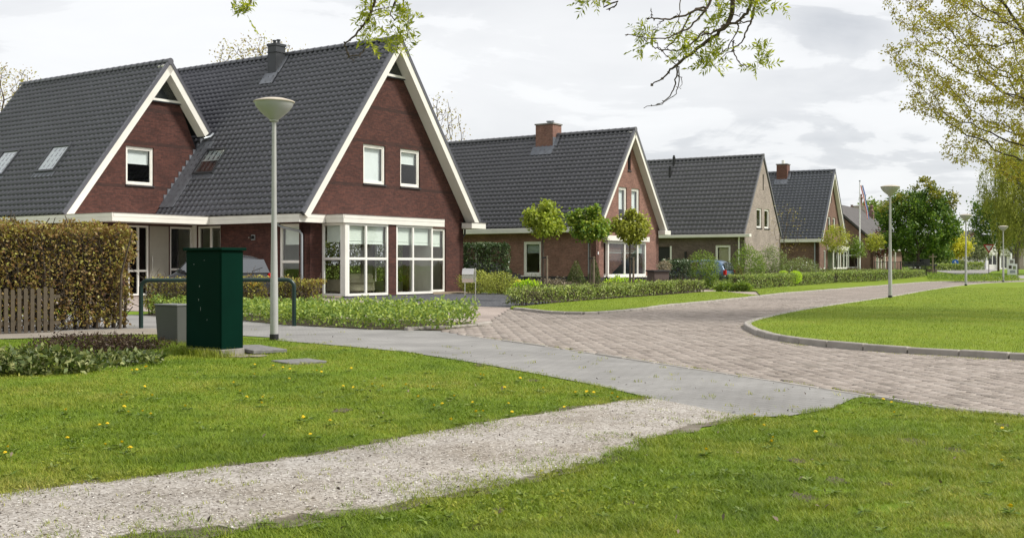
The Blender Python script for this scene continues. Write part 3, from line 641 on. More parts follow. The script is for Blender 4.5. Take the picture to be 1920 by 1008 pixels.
# ================================================================== HOUSES
def wall(name, parent, plane, c, outline, holes, mats, inward=1, th=.3):
    """a wall in the plane x=c or y=c; outline and holes in (along, z); inward = sign of the inside direction"""
    loops = [[Vector((a, z, 0)) for a, z in outline]] + [[Vector(p) for p in ((h[0], h[1], 0), (h[2], h[1], 0), (h[2], h[3], 0), (h[0], h[3], 0))] for h in holes]
    flat = [v for l in loops for v in l]; tris = tessellate_polygon(loops); n = len(flat)
    def P(a, z, d): return (a, c + d * inward, z) if plane == 'y' else (c + d * inward, a, z)
    V = [P(v.x, v.y, 0) for v in flat] + [P(v.x, v.y, th) for v in flat]; UVc = []; Fs = []; mi = []
    for t_ in tris: Fs.append(list(t_)); mi.append(0); Fs.append([i + n for i in t_][::-1]); mi.append(1)
    o = 0
    for l in loops:
        for i in range(len(l)): Fs.append([o + i, o + (i + 1) % len(l), o + (i + 1) % len(l) + n, o + i + n]); mi.append(0)
        o += len(l)
    bm = bmesh.new(); bv = [bm.verts.new(v) for v in V]; ul = bm.loops.layers.uv.new('uv')
    for f_, k_ in zip(Fs, mi):
        try: q = bm.faces.new([bv[i] for i in f_])
        except ValueError: continue
        q.material_index = k_
    bm.normal_update(); bmesh.ops.recalc_face_normals(bm, faces=bm.faces)
    for f_ in bm.faces:
        for lp in f_.loops:
            co = lp.vert.co
            if abs(f_.normal.z) > .7: lp[ul].uv = (co.x, co.y)
            elif abs(f_.normal.y) > .7: lp[ul].uv = (co.x, co.z)
            else: lp[ul].uv = (co.y, co.z)
    me = bpy.data.meshes.new(name); bm.to_mesh(me); bm.free(); return link(name, me, mats, parent)
class Face:
    """boxes on a wall face: a along the wall, d outwards from the wall plane, z up"""
    def __init__(s, plane, c, out=-1): s.p, s.c, s.o = plane, c, out
    def box(s, mb, a0, a1, z0, z1, d0, d1):
        lo_, hi = sorted((s.c + s.o * d0, s.c + s.o * d1))
        if s.p == 'y': mb.box(a0, lo_, z0, a1, hi, z1)
        else: mb.box(lo_, a0, z0, hi, a1, z1)
def window(parent, face, a0, a1, z0, z1, mull=(), trans=(), fw=.075, blind=None, bmat='blind', sill=None, rec=.06, frame='whiteframe', dep=.09, glass='glass', heavy=None, casement=False):
    mb = MB(); B = lambda *q: face.box(mb, *q)
    B(a0, a1, z0, z0 + fw, -rec - dep, -rec); B(a0, a1, z1 - fw, z1, -rec - dep, -rec)
    B(a0, a0 + fw, z0 + fw, z1 - fw, -rec - dep, -rec); B(a1 - fw, a1, z0 + fw, z1 - fw, -rec - dep, -rec)
    for q in mull: B(q - fw / 2, q + fw / 2, z0 + fw, z1 - fw, -rec - dep, -rec + .002)
    for q in trans: B(a0 + fw, a1 - fw, q - fw / 2, q + fw / 2, -rec - dep + .003, -rec - .002)
    if casement:
        i_ = fw; k_ = .05
        B(a0 + i_, a1 - i_, z0 + i_, z0 + i_ + k_, -rec - .075, -rec - .02); B(a0 + i_, a1 - i_, z1 - i_ - k_, z1 - i_, -rec - .075, -rec - .02)
        B(a0 + i_, a0 + i_ + k_, z0 + i_ + k_, z1 - i_ - k_, -rec - .075, -rec - .02); B(a1 - i_ - k_, a1 - i_, z0 + i_ + k_, z1 - i_ - k_, -rec - .075, -rec - .02)
    fo = mb.build('window', MT[frame], parent, bevel=.006)
    mb = MB(); face.box(mb, a0 + fw * .6, a1 - fw * .6, z0 + fw * .6, z1 - fw * .6, -rec - dep * .6, -rec - dep * .6 + .012); mb.build('pane', MT[glass], fo)
    if blind:
        cols = [a0 + fw] + list(mull) + [a1 - fw]
        for i in range(len(cols) - 1):
            bb = blind[i] if isinstance(blind, (list, tuple)) else blind
            mb = MB(); p, q = cols[i] + .03, cols[i + 1] - .03
            face.box(mb, p, q, bb + .03, z1 - fw, -rec - dep - .09, -rec - dep - .075); face.box(mb, p, q, bb, bb + .035, -rec - dep - .10, -rec - dep - .065)
            if bb > z0 + 1.2: face.box(mb, p, q, bb + .13, bb + .145, -rec - dep - .095, -rec - dep - .06)
            mb.build('blind', MT[bmat], fo)
    if sill:
        mb = MB(); face.box(mb, a0 - .03, a1 + .03, z0 - .07, z0 - .004, -rec - .02, .05); mb.build('sill', MT[sill], fo)
    return fo
def tile_slope(name, parent, O, av, bv, La, Lb_, tw, gauge, mat, prof='pan', lip=.05, nseg=8, hgt=.055):
    """rows of roof tiles: O = eave corner, av along the eave, bv up the slope (unit vectors)"""
    O, av, bv = np.array(O, float), np.array(av, float), np.array(bv, float); nv = np.cross(av, bv); nv = nv if nv[2] > 0 else -nv
    cols = max(1, round(La / tw)); rows = max(1, round(Lb_ / gauge)); ga = Lb_ / rows; ta = La / cols
    fr = np.arange(nseg) / nseg
    if prof == 'pan': h = np.where(fr < .42, hgt * np.sin(np.pi * fr / .42), -.3 * hgt * np.sin(np.pi * (fr - .42) / .58))
    else: h = np.where(fr < .09, hgt * .5, 0.0)
    a = np.concatenate([(np.arange(cols)[:, None] * ta + fr[None] * ta).ravel(), [La]]); hh = np.concatenate([np.tile(h, cols), [h[0]]]); m_ = len(a)
    colid = np.minimum((a / ta).astype(int), cols - 1)
    V = []; U = []; F_q = []
    for r in range(rows):
        jz = rng.normal(0, .0035, cols)[colid]
        for lev in range(4):
            b = r * ga + (.10, 0.0, 0.0, ga + .07)[lev]
            z = hh + (lip + jz - .016, lip + jz - .016, lip + jz, .002)[lev]
            V.append(O + a[:, None] * av + b * bv + z[:, None] * nv); U.append(np.stack([a / ta, np.full(m_, r + (.9 if lev == 3 else .1))], 1))
        o = r * 4 * m_; j = np.arange(m_ - 1)
        for k_ in (0, 1, 2): F_q.append(np.stack([o + k_ * m_ + j, o + k_ * m_ + j + 1, o + (k_ + 1) * m_ + j + 1, o + (k_ + 1) * m_ + j], 1))
    F_q = np.concatenate(F_q)
    if np.dot(np.cross(av, bv), nv) < 0: F_q = F_q[:, ::-1]
    U = np.concatenate(U); U[:, 0] += .001
    return npmesh(name, np.concatenate(V), F_q, mat, parent, UV=U)
def ridge(parent, x, z, y0, y1, mat, r=.125, seg=.42):
    mb = MB(); n = max(1, int((y1 - y0) / seg)); st = (y1 - y0) / n
    for i in range(n):
        a, b_ = y0 + i * st, y0 + (i + 1) * st + .03
        for k_ in range(8):
            t0, t1 = R(-15 + k_ * 26.25), R(-15 + (k_ + 1) * 26.25); ra, rb = r + .022, r
            p = lambda y, q, rr: (x + rr * math.cos(q), y, z - .03 + rr * math.sin(q))
            mb.poly([p(a, t0, ra), p(a, t1, ra), p(b_, t1, rb), p(b_, t0, rb)], [(0, 1, 2, 3)])
    cap = [(x + (r + .02) * math.cos(2 * math.pi * k_ / 16), y0 - .005, z - .03 + (r + .02) * math.sin(2 * math.pi * k_ / 16)) for k_ in range(16)]
    mb.prism(cap, (0, .03, 0)); return mb.build('ridge_tiles', mat, parent, smooth=True)
def slope_box(mb, xa, za, xb, zb, y0, y1, n0, n1):
    """a board following a roof slope from (xa,za) to (xb,zb): between y0..y1 and n0..n1 measured off the slope"""
    dx, dz = xb - xa, zb - za; l = math.hypot(dx, dz); nx, nz = -dz / l, dx / l
    if nz < 0: nx, nz = -nx, -nz
    q = lambda x, z, y, n_: (x + nx * n_, y, z + nz * n_)
    mb.hexa([q(xa, za, y0, n0), q(xb, zb, y0, n0), q(xb, zb, y1, n0), q(xa, za, y1, n0), q(xa, za, y0, n1), q(xb, zb, y0, n1), q(xb, zb, y1, n1), q(xa, za, y1, n1)])
def gable_roof(parent, xl, xr, ze, xm, zr, y0, y1, tile, tw, gauge, prof='pan', verge_mat=None, barge=.28, barge_mat='white', soffit=.55, verge=True, lip=.05, nseg=8, cut_right=None, ridge_r=.125):
    """two tiled slopes with ridge, verge, bargeboards and soffit; the gable in view stands at y0"""
    for sgn, xe in ((1, xl), (-1, xr)):
        xa = xe; xb, zb = xm, zr; l = math.hypot(xb - xa, zb - ze); bv = ((xb - xa) / l, 0, (zb - ze) / l)
        oz = ze
        if sgn < 0 and cut_right is not None:
            xa = cut_right; oz = ze + (xr - xa) / (xr - xm) * (zr - ze); l = math.hypot(xb - xa, zb - oz)
        tile_slope('roof_slope', parent, (xa, y0 + .02, oz), (0, 1, 0), bv, y1 - y0 - .04, l, tw, gauge, MT[tile], prof, lip, nseg)
        vm = MB(); slope_box(vm, xa, oz, xb, zb, y0 - .012, y0 + .07, -.05, .075)
        if verge:
            nn = int(l / gauge)
            for i in range(nn):
                f0, f1 = i / nn, (i + 1.08) / nn; f1 = min(f1, 1)
                slope_box(vm, xa + (xb - xa) * f0, oz + (zb - oz) * f0, xa + (xb - xa) * f1, oz + (zb - oz) * f1, y0 - .02, y0 + .12, .04 + .02, .088)
        vm.build('verge_tiles', MT[verge_mat or tile], parent)
        under = MB(); slope_box(under, xa, oz, xb, zb, y0 + .06, y1 - .06, -.16, -.03); under.build('roof_deck', MT['darkmetal'], parent)
        if barge:
            bm_ = MB(); slope_box(bm_, xa, oz, xb, zb, y0 + .012, y0 + .045, -.05 - barge, -.05); bm_.build('bargeboard', MT[barge_mat], parent)
            if soffit:
                sm = MB(); slope_box(sm, xa, oz, xb, zb, y0 + .046, y0 + soffit + .02, -.05 - barge + .03, -.165); sm.build('soffit', MT[barge_mat], parent)
    ridge(parent, xm, zr + .05, y0 - .02, y1 + .02, MT[verge_mat or tile], ridge_r)

# ---------- house with the cross wing (nearest)
h1 = thing('brick_house', 'large dark red brick house with two white edged gables and a glazed ground floor bay', 'house', (-8.18, 44.45, 0), R(55.2))
W1, SL = 10.33, 1.32; XM, ZE = 5.165, 3.3; ZR = ZE + (XM + .62) * SL + .06
B1 = [MT['brick1'], MT['plaster']]
SF, GF = Face('x', 0), Face('y', 0)
lim = lambda x: ZE + (min(x, W1 - x) + .62) * SL - .30
wall('wall', h1, 'y', 0, [(0, 0), (W1, 0), (W1, lim(W1)), (XM, lim(XM)), (0, lim(0))], [(3.42, 4.72, 4.81, 6.37), (5.80, 4.72, 7.14, 6.37), (7.25, .06, 9.0, 2.95), (1.1, .06, 6.3, 2.92)], B1)
# dark glazed triangle at the top of the gable
def top_triangle(parent, xm, zr, zs, y, slope):
    hw = (zr - .42 - zs) / slope
    mb = MB(); mb.prism([(xm - hw, y - .03, zs), (xm + hw, y - .03, zs), (xm, y - .03, zr - .42)], (0, .02, 0)); p = mb.build('gable_light', MT['black'], parent)
    mb = MB(); mb.prism([(xm - hw, y - .055, zs), (xm + hw, y - .055, zs), (xm, y - .055, zr - .42)], (0, .01, 0)); mb.build('pane', MT['gableglass'], p)
    mb = MB(); mb.box(xm - hw - .15, y - .11, zs - .10, xm + hw + .15, y - .005, zs); mb.build('sill', MT['whiteframe'], p)
    mb = MB(); mb.box(xm - hw - .2, y - .12, zs - .15, xm + hw + .2, y - .004, zs - .102); mb.build('drip_edge', MT['darkmetal'], p)
top_triangle(h1, XM, ZR, 9.5, 0, SL)
wall('wall', h1, 'x', 0, [(0, 0), (6.6, 0), (6.6, lim(0)), (0, lim(0))], [(.23, .1, 1.43, 2.93), (4.92, .06, 6.4, 2.93)], B1)
wall('wall', h1, 'x', W1, [(0, 0), (17, 0), (17, lim(0)), (0, lim(0))], [(3.2, .4, 5.4, 2.6), (6.2, .4, 9.2, 2.6)], B1, -1)
wall('wall', h1, 'y', 17, [(0, 0), (W1, 0), (W1, lim(W1)), (XM, lim(XM)), (0, lim(0))], [], B1, -1)
wall('wall', h1, 'x', -.02, [(6.6, 2.9), (17, 2.9), (17, 3.3), (6.6, 3.3)], [], B1)
gable_roof(h1, -.6, W1 + .55, ZE, XM, ZR, -.58, 17.3, 'tile1', .31, .29)
window(h1, GF, 3.42, 4.81, 4.72, 6.37, fw=.09, blind=4.85, bmat='whiteblind', sill='plinth', casement=True)
window(h1, GF, 5.80, 7.14, 4.72, 6.37, fw=.09, blind=5.72, bmat='whiteblind', sill='plinth', casement=True)
window(h1, GF, 7.25, 9.0, .06, 2.95, mull=(8.0,), trans=(1.54,), fw=.1, blind=2.12)
window(h1, SF, .23, 1.43, .1, 2.93, trans=(1.42,), fw=.11, blind=2.1)
window(h1, SF, 4.92, 6.4, .06, 2.93, mull=(5.6,), fw=.09)
mb = MB()
for q in ((3.2, 5.4), (6.2, 9.2)):
    for a_, b_ in ((q[0], q[0] + .08), (q[1] - .08, q[1]), ((q[0] + q[1]) / 2 - .04, (q[0] + q[1]) / 2 + .04)): mb.box(W1 - .2, a_, .4, W1 - .12, b_, 2.6)
    mb.box(W1 - .2, q[0], .4, W1 - .121, q[1], .48); mb.box(W1 - .2, q[0], 1.5, W1 - .121, q[1], 1.58); mb.box(W1 - .2, q[0], 2.52, W1 - .121, q[1], 2.6)
mb.build('window', MT['whiteframe'], h1)
# bay: posts, transoms, panes, brick pier and its fascia
BF, BS = Face('y', -1.28), Face('x', .95)
window(h1, BF, 1.10, 3.53, .05, 2.96, mull=(2.19,), trans=(1.54,), fw=.10, blind=2.13, rec=0)
window(h1, BF, 4.03, 6.47, .05, 2.96, mull=(5.14,), trans=(1.54,), fw=.10, blind=2.13, rec=0)
window(h1, BS, -1.12, -.02, .05, 2.96, trans=(1.54,), fw=.10, blind=2.2, rec=0)
mb = MB(); mb.box(.94, -1.29, .05, 1.10, -1.12, 2.96); mb.build('corner_post', MT['white'], h1, bevel=.01)
mb = MB(); mb.box(3.53, -1.29, 0, 4.03, -1.05, 2.96)
o = mb.build('brick_pier', MT['brick1'], h1); me = o.data; ul = me.uv_layers.new(name='uv')
for p_ in me.polygons:
    for li in p_.loop_indices:
        c_ = me.vertices[me.loops[li].vertex_index].co; ul.data[li].uv = (c_.x if abs(p_.normal.y) > .5 else c_.y, c_.z)
mb = MB(); mb.box(6.40, -1.18, 0, 6.47, -.01, 2.96); mb.build('bay_side', MT['white'], h1)
mb = MB(); mb.box(.9, -1.3, -.02, 6.5, 0, .05); mb.build('bay_plinth', MT['plinth'], h1)
def fascia(parent, pts, z0, z1, th=.05, name='fascia'):
    """an L or U of fascia boards along plan points, each board butted to the next, with a thin metal cap"""
    mb = MB(); cp = MB(); ws = [Vector((p[0], p[1], 0)) for p in pts]
    for i in range(len(ws) - 1):
        a, b_ = ws[i], ws[i + 1]; d_ = (b_ - a).normalized(); q = Vector((-d_.y, d_.x, 0)) * th; a2 = a + (d_ * th if i else Vector())
        for tgt, e0, e1, of in ((mb, z0, z1 - .14, 0.0), (mb, z1 - .136, z1, .008), (cp, z1 + .002, z1 + .025, .02)):
            a3, b3 = a2 - q / th * of, b_ - q / th * of
            tgt.hexa([(*(a3).xy, e0), (*(b3).xy, e0), (*(b3 + q).xy, e0), (*(a3 + q).xy, e0), (*(a3).xy, e1), (*(b3).xy, e1), (*(b3 + q).xy, e1), (*(a3 + q).xy, e1)])
    f_ = mb.build(name, MT['white'], parent); cp.build('roof_trim', MT['concrete'], f_); return f_
fascia(h1, [(-.66, 4.84), (-.66, -.38), (.78, -.38), (.78, -1.36), (7.18, -1.36), (7.18, -.02)], 2.96, 3.27)
fascia(h1, [(-5.32, 20.0), (-5.32, 4.84), (-.66, 4.84)], 2.96, 3.27)
mb = MB(); mb.box(-5.25, 4.92, 2.98, -.02, 8.45, 3.24); mb.build('canopy_roof', MT['whiteframe'], h1)
mb = MB(); mb.box(-.6, -.32, 2.99, -.01, 4.9, 3.22); mb.box(.84, -1.3, 2.99, 7.12, -.01, 3.22); mb.box(-.6, -.32, 2.991, .84, -.01, 3.221); mb.build('eave_deck', MT['whiteframe'], h1)
# boxed gutter return at the right hand eave
mb = MB(); mb.box(W1 - .16, -.62, 2.98, W1 + .95, -.02, 3.24); mb.box(W1 + .35, .0, 2.98, W1 + .95, 17, 3.24); mb.build('eave_box', MT['white'], h1, bevel=.012)
mb = MB(); mb.box(W1 - .18, -.64, 3.243, W1 + .97, 0, 3.27); mb.build('roof_trim', MT['concrete'], h1)
mb = MB(); mb.tube([(W1 + .45, .25, 2.98), (W1 + .45, .25, 2.75), (W1 + .1, .2, 2.5), (W1 + .1, .2, .05)], .045); mb.build('drainpipe', MT['darkmetal'], h1, smooth=True)
mb = MB(); mb.tube([(-.5, .95, 2.97), (-.5, .95, 2.86), (-.42, .7, 2.76), (-.14, .12, 2.62), (-.09, .06, 2.5), (-.09, .05, .02)], .05, 12); mb.build('drainpipe', MT['zinc'], h1, smooth=True)
# inside: floor, ceiling and a back partition
mb = MB(); mb.box(.31, -1.2, -.05, 10.0, 16.6, .06); mb.build('interior_floor', MT['floorwood'], h1)
mb = MB(); mb.box(.31, .31, 2.96, 10.02, 16.6, 3.1); mb.build('ceiling', MT['plaster'], h1)
mb = MB(); mb.box(.31, 9.6, .06, 10.02, 9.75, 2.95); mb.box(.31, 4.7, .06, 2.2, 4.8, 2.95); mb.build('partition', MT['plaster'], h1)
# wing
wg = -5.3; WZ = ZE + (5.3 - .16 + .02) * SL - .03; WM = -.16
wlim = lambda x: ZE + (x + 5.22) * SL - .28
wall('wall', h1, 'y', 8.5, [(-4.7, 2.9), (1.8, 2.9), (1.8, 6.2), (WM + (WZ - 8.45) * 0 + .9, WZ - .3 - (.9) * SL - .12), (WM, WZ - .42), (-4.7, wlim(-4.7))], [(-2.02, 4.7, -.61, 6.33)], B1)
WF = Face('y', 8.5)
window(h1, WF, -2.02, -.61, 4.7, 6.33, fw=.09, blind=5.6, bmat='whiteblind', sill='plinth', casement=True)
top_triangle(h1, WM, WZ, 8.5, 8.5, SL)
wall('wall', h1, 'x', -4.7, [(6.6, 0), (19, 0), (19, 3.2), (6.6, 3.2)], [], B1)
wall('wall', h1, 'y', 19, [(-4.7, 0), (0, 0), (0, 9), (WM, WZ - .5), (-4.7, wlim(-4.7))], [], B1, -1)
gable_roof(h1, -5.28, -.16 + 5.12, ZE, WM, WZ, 7.94, 19.2, 'tile1', .31, .29, cut_right=2.0)
mb = MB(); mb.tube([(1.75, 8.1, 6.95), (2.1, 8.05, 7.05), (2.25, 8.0, 7.2)], .06, 8); mb.build('gutter_spout', MT['zinc'], h1, smooth=True)
# lead soakers stepping down the joint between the wing gable and the main roof
mb = MB(); slope_box(mb, -.3, ZE + .32 * SL + .02, 2.0, ZE + 2.62 * SL + .02, 7.55, 8.49, .05, .075)
for i in range(11):
    x = -.1 + i * .2; z = ZE + (x + .62) * SL; mb.box(x, 8.475, z - .1, x + .24, 8.499, z + .36)
mb.build('lead_flashing', MT['lead'], h1)
# entrance under the canopy
EF = Face('y', 6.6)
wall('wall', h1, 'y', 6.6, [(-4.7, 0), (-.0, 0), (-.0, 2.98), (-4.7, 2.98)], [(-3.3, .04, -2.3, 2.9), (-2.28, .04, -1.27, 2.9), (-1.25, .04, -.05, 2.9)], B1, 1, .2)
window(h1, EF, -3.3, -2.3, .04, 2.9, mull=(-2.8,), trans=(1.05,), fw=.08, rec=.03)
window(h1, EF, -1.25, -.05, .04, 2.9, trans=(1.1,), fw=.09, rec=.03)
mb = MB(); EF.box(mb, -2.28, -1.27, .04, 2.9, -.12, -.05)
for z in (.55, 1.05, 1.55, 2.05): EF.box(mb, -2.1, -1.42, z, z + .46, -.05, -.042)
dr = mb.build('front_door', MT['doorshade'], h1, bevel=.004)
mb = MB(); mb.tube([(-2.17, 6.54, 1.05), (-2.17, 6.54, 1.65)], .018, 8); mb.build('handle', MT['steel'], dr)
mb = MB(); mb.box(-.1, 6.42, 0, .08, 6.6, 2.97); mb.build('porch_post', MT['white'], h1, bevel=.008)
mb = MB(); mb.box(-4.6, 7.6, .0, 0, 7.7, 2.95); mb.build('hall_partition', MT['black'], h1)
# wall lamp, small camera under the canopy
mb = MB(); SF.box(mb, 2.80, 3.02, 2.3, 2.52, 0, .03); q = mb.build('wall_lamp', MT['zinc'], h1)
mb = MB(); mb.tube([(-.03, 2.9, 2.42), (-.16, 2.9, 2.40)], .07, 12); mb.build('lamp_shade', MT['black'], q, smooth=True)
mb = MB(); SF.box(mb, 3.1, 3.16, 2.38, 2.44, 0, .05); mb.build('bell', MT['steel'], h1)
mb = MB(); WF.box(mb, -4.35, -4.2, 2.83, 2.97, .5, .65); mb.build('security_light', MT['whiteframe'], h1)
# roof windows
def roof_window(parent, y0, y1, x0, x1, zf, slope, mat='darkmetal', blind=True):
    mb = MB(); xa, xb = x0, x1; Z = zf
    slope_box(mb, xa, Z(xa), xa + .06, Z(xa + .06), y0, y1, .02, .13); slope_box(mb, xb - .06, Z(xb - .06), xb, Z(xb), y0, y1, .02, .14)
    slope_box(mb, xa + .06, Z(xa + .06), xb - .06, Z(xb - .06), y0, y0 + .09, .02, .13); slope_box(mb, xa + .06, Z(xa + .06), xb - .06, Z(xb - .06), y1 - .09, y1, .02, .13)
    f_ = mb.build('roof_window', MT[mat], parent)
    mb = MB(); slope_box(mb, xa + .06, Z(xa + .06), xb - .06, Z(xb - .06), y0 + .09, y1 - .09, .085, .10); mb.build('pane', MT['skyglass'], f_)
    mb = MB(); xm_ = xa + (xb - xa) * (.06 if blind == 2 else .52); slope_box(mb, xm_, Z(xm_), xb - .06, Z(xb - .06), y0 + .09, y1 - .09, .06, .07); mb.build('blind', MT['whiteblind'], f_)  # full length in the wing panes, its white stands in for reflected sky
    mb = MB(); slope_box(mb, xa + .06, Z(xa + .06), xb - .06, Z(xb - .06), y0 + .09, y1 - .09, .035, .045); mb.build('lining', MT['black'], f_)
    mb = MB(); slope_box(mb, xa - .16, Z(xa - .16), xa, Z(xa), y0 - .08, y1 + .08, .03, .06); mb.build('flashing', MT['lead'], f_)
zmain = lambda x: ZE + (x + .6) * (ZR - ZE) / (XM + .6); zwing = lambda x: ZE + (x + 5.28) * (WZ - ZE) / (WM + 5.28)
roof_window(h1, 6.3, 7.63, .82, 1.70, zmain, SL)
roof_window(h1, 10.8, 12.15, -3.86, -2.95, zwing, SL, blind=2)
roof_window(h1, 14.6, 15.95, -3.86, -2.95, zwing, SL, blind=2)
# slim metal chimney on the main roof
ch = MB(); ch.box(4.42, 6.28, 9.9, 5.0, 6.82, 11.35); ch.box(4.38, 6.24, 11.05, 5.04, 6.86, 11.09); ch.box(4.38, 6.24, 11.352, 5.04, 6.86, 11.46); cho = ch.build('chimney', MT['darkmetal'], h1)
mb = MB()
for yy in (6.42, 6.68): mb.tube([(4.71, yy, 11.46), (4.71, yy, 11.62)], .07, 10); mb.tube([(4.71, yy, 11.62), (4.71, yy, 11.66)], .10, 10)
mb.build('flue_cap', MT['darkmetal'], cho)
mb = MB(); slope_box(mb, 4.05, zmain(4.05), 4.45, zmain(4.45), 6.15, 6.95, .04, .09); slope_box(mb, 4.45, zmain(4.45), 5.1, zmain(5.1), 6.1, 6.28, .04, .09); mb.build('lead_flashing', MT['lead'], cho)
# furniture seen through the bay
def sofa(label, name, cat, x, y, rz, wdt, mat, h=.85):
    o = thing(name, label, cat, tuple(h1.matrix_basis @ Vector((x, y, .06)))[:3], R(55.2 + rz))
    mb = MB(); mb.box(-wdt / 2, -.4, .1, wdt / 2, .45, .42); mb.build('seat', mat, o, bevel=.05, seg=2)
    mb = MB(); mb.box(-wdt / 2, .25, .42, wdt / 2, .48, h); mb.build('backrest', mat, o, bevel=.06, seg=2)
    for s_ in (-1, 1): mb = MB(); mb.box(s_ * wdt / 2 - .11, -.4, .1, s_ * wdt / 2 + .11, .46, .62); mb.build('armrest', mat, o, bevel=.05, seg=2)
    for sx in (-1, 1):
        for sy in (-.35, .4): mb = MB(); mb.box(sx * wdt / 2 - .03, sy - .03, 0, sx * wdt / 2 + .03, sy + .03, .1); mb.build('leg', MT['black'], o)
from mathutils import Matrix
h1.matrix_basis = Matrix.Translation((-8.18, 44.45, 0)) @ Matrix.Rotation(R(55.2), 4, 'Z')
sofa('cream two seat sofa seen through the middle of the glazed bay', 'sofa', 'sofa', 3.6, .9, 180, 1.9, MT['sofa'])
sofa('cream armchair behind the second bay window right of the brick pier', 'armchair', 'armchair', 5.6, 2.4, 120, .95, MT['sofa'])
sofa('dark leather chair behind the narrow left pane of the bay', 'armchair', 'armchair', 2.3, 2.6, 100, .8, MT['dchair'], 1.05)

hq = [tuple((h1.matrix_basis @ Vector((12.4, yy, 0)))[:2]) for yy in (1.6, 13.5)]
# ---------- house with brick chimney (second)
h2 = thing('brick_house', 'red brown brick house with brick chimney behind three ball trees', 'house', (4.51, 60.54, 0), R(55.2))
W2 = 7.24; M2 = 3.62; E2 = 3.37; R2 = E2 + 3.97 * 1.385
B2 = [MT['brick2'], MT['plaster']]; s2 = (R2 - E2) / (M2 + .35)
l2 = lambda x: E2 + (min(x, W2 - x) + .35) * s2 - .22
wall('wall', h2, 'y', 0, [(0, 0), (W2, 0), (W2, l2(W2)), (M2, l2(M2)), (0, l2(0))], [(2.47, 3.75, 3.41, 5.62), (3.94, 3.75, 4.88, 5.62), (3.52, 6.6, 3.86, 7.75), (.82, .7, 1.43, 2.56), (1.2, .7, 5.2, 2.5)], B2)
wall('wall', h2, 'x', 0, [(0, 0), (14.5, 0), (14.5, l2(0)), (0, l2(0))], [(3.53, .71, 4.73, 2.6), (6.95, 1.2, 8.15, 2.62)], B2)
wall('wall', h2, 'x', W2, [(0, 0), (14.5, 0), (14.5, l2(0)), (0, l2(0))], [], B2, -1)
wall('wall', h2, 'y', 14.5, [(0, 0), (W2, 0), (W2, l2(W2)), (M2, l2(M2)), (0, l2(0))], [], B2, -1)
gable_roof(h2, -.35, W2 + .35, E2, M2, R2, -.45, 14.8, 'tile2', .29, .29, barge=.20, soffit=.42, nseg=6)
S2f, G2f = Face('x', 0), Face('y', 0)
mb = MB(); mb.box(-.02, 0, 0, -.001, 14.4, .66); mb.box(-.02, -.02, 0, W2 + .02, -.001, .62); mb.build('plinth', MT['plinth'], h2)
window(h2, S2f, 3.53, 4.73, .71, 2.6, fw=.11, blind=1.95, bmat='greyblind', sill='whiteframe', casement=True)
window(h2, S2f, 6.95, 8.15, 1.2, 2.62, fw=.10, sill='whiteframe')
window(h2, G2f, 2.47, 3.41, 3.75, 5.62, fw=.10, blind=4.4, bmat='whiteblind', casement=True, sill='plinth')
window(h2, G2f, 3.94, 4.88, 3.75, 5.62, fw=.10, blind=3.95, bmat='whiteblind', casement=True, sill='plinth')
window(h2, G2f, 3.52, 3.86, 6.6, 7.75, fw=.05, sill='plinth', glass='glass', frame='darkmetal')
window(h2, G2f, .82, 1.43, .7, 2.56, fw=.09, blind=1.55, sill='whiteframe')
BF2 = Face('y', -.16)
window(h2, BF2, 1.0, 5.37, .66, 2.57, mull=(2.9, 4.4), fw=.12, blind=1.95, bmat='greyblind', rec=0, sill='whiteframe')
for xx in (1.0, 5.27): mb = MB(); mb.box(xx, -.07, .66, xx + .1, -.005, 2.57); mb.build('bay_side', MT['whiteframe'], h2)
mb = MB(); mb.box(1.02, -.14, 0, 5.35, -.025, .58); mb.build('bay_base', MT['plinth'], h2)
mb = MB(); mb.box(.68, -.34, 2.6, 5.5, -.003, 2.88); mb.build('bay_fascia', MT['white'], h2, bevel=.01)
mb = MB(); mb.box(-.55, -.3, 3.05, -.05, 14.6, 3.32); mb.box(W2 - .14, -.5, 3.05, W2 + .6, -.03, 3.3); mb.box(W2 + .1, 0, 3.05, W2 + .6, 14.6, 3.3); mb.build('eave_gutter', MT['white'], h2, bevel=.012)
mb = MB(); mb.tube([(-.07, .4, 3.05), (-.07, .4, .02)], .05, 10); mb.build('drainpipe', MT['zinc'], h2, smooth=True)
mb = MB(); G2f.box(mb, .18, .26, 1.85, 2.0, 0, .02); mb.build('house_number', MT['flagwhite'], h2)
ch = wall('chimney', h2, 'x', 3.1, [(4.75, 8.0), (5.95, 8.0), (5.95, 9.5), (4.75, 9.5)], [], [MT['brick2'], MT['brick2']], 1, .95)
mb = MB(); mb.box(3.05, 4.70, 9.502, 4.1, 6.0, 9.58); mb.build('coping', MT['concrete'], ch)
mb = MB(); mb.tube([(3.6, 5.3, 9.58), (3.6, 5.3, 9.72)], .14, 10); mb.tube([(3.6, 5.3, 9.72), (3.6, 5.3, 9.76)], .2, 10); mb.tube([(3.5, 5.0, 9.58), (3.5, 5.0, 9.75)], .08, 8); mb.build('chimney_pot', MT['zinc'], ch)
zz2 = lambda x: E2 + (x + .35) * s2
mb = MB(); slope_box(mb, 2.75, zz2(2.75), 3.12, zz2(3.12), 4.6, 6.1, .03, .085); slope_box(mb, 3.12, zz2(3.12), 3.62, zz2(3.62), 4.5, 4.74, .03, .085); mb.box(3.09, 4.73, 8.1, 3.62, 4.747, 8.75); mb.build('lead_flashing', MT['lead'], ch)

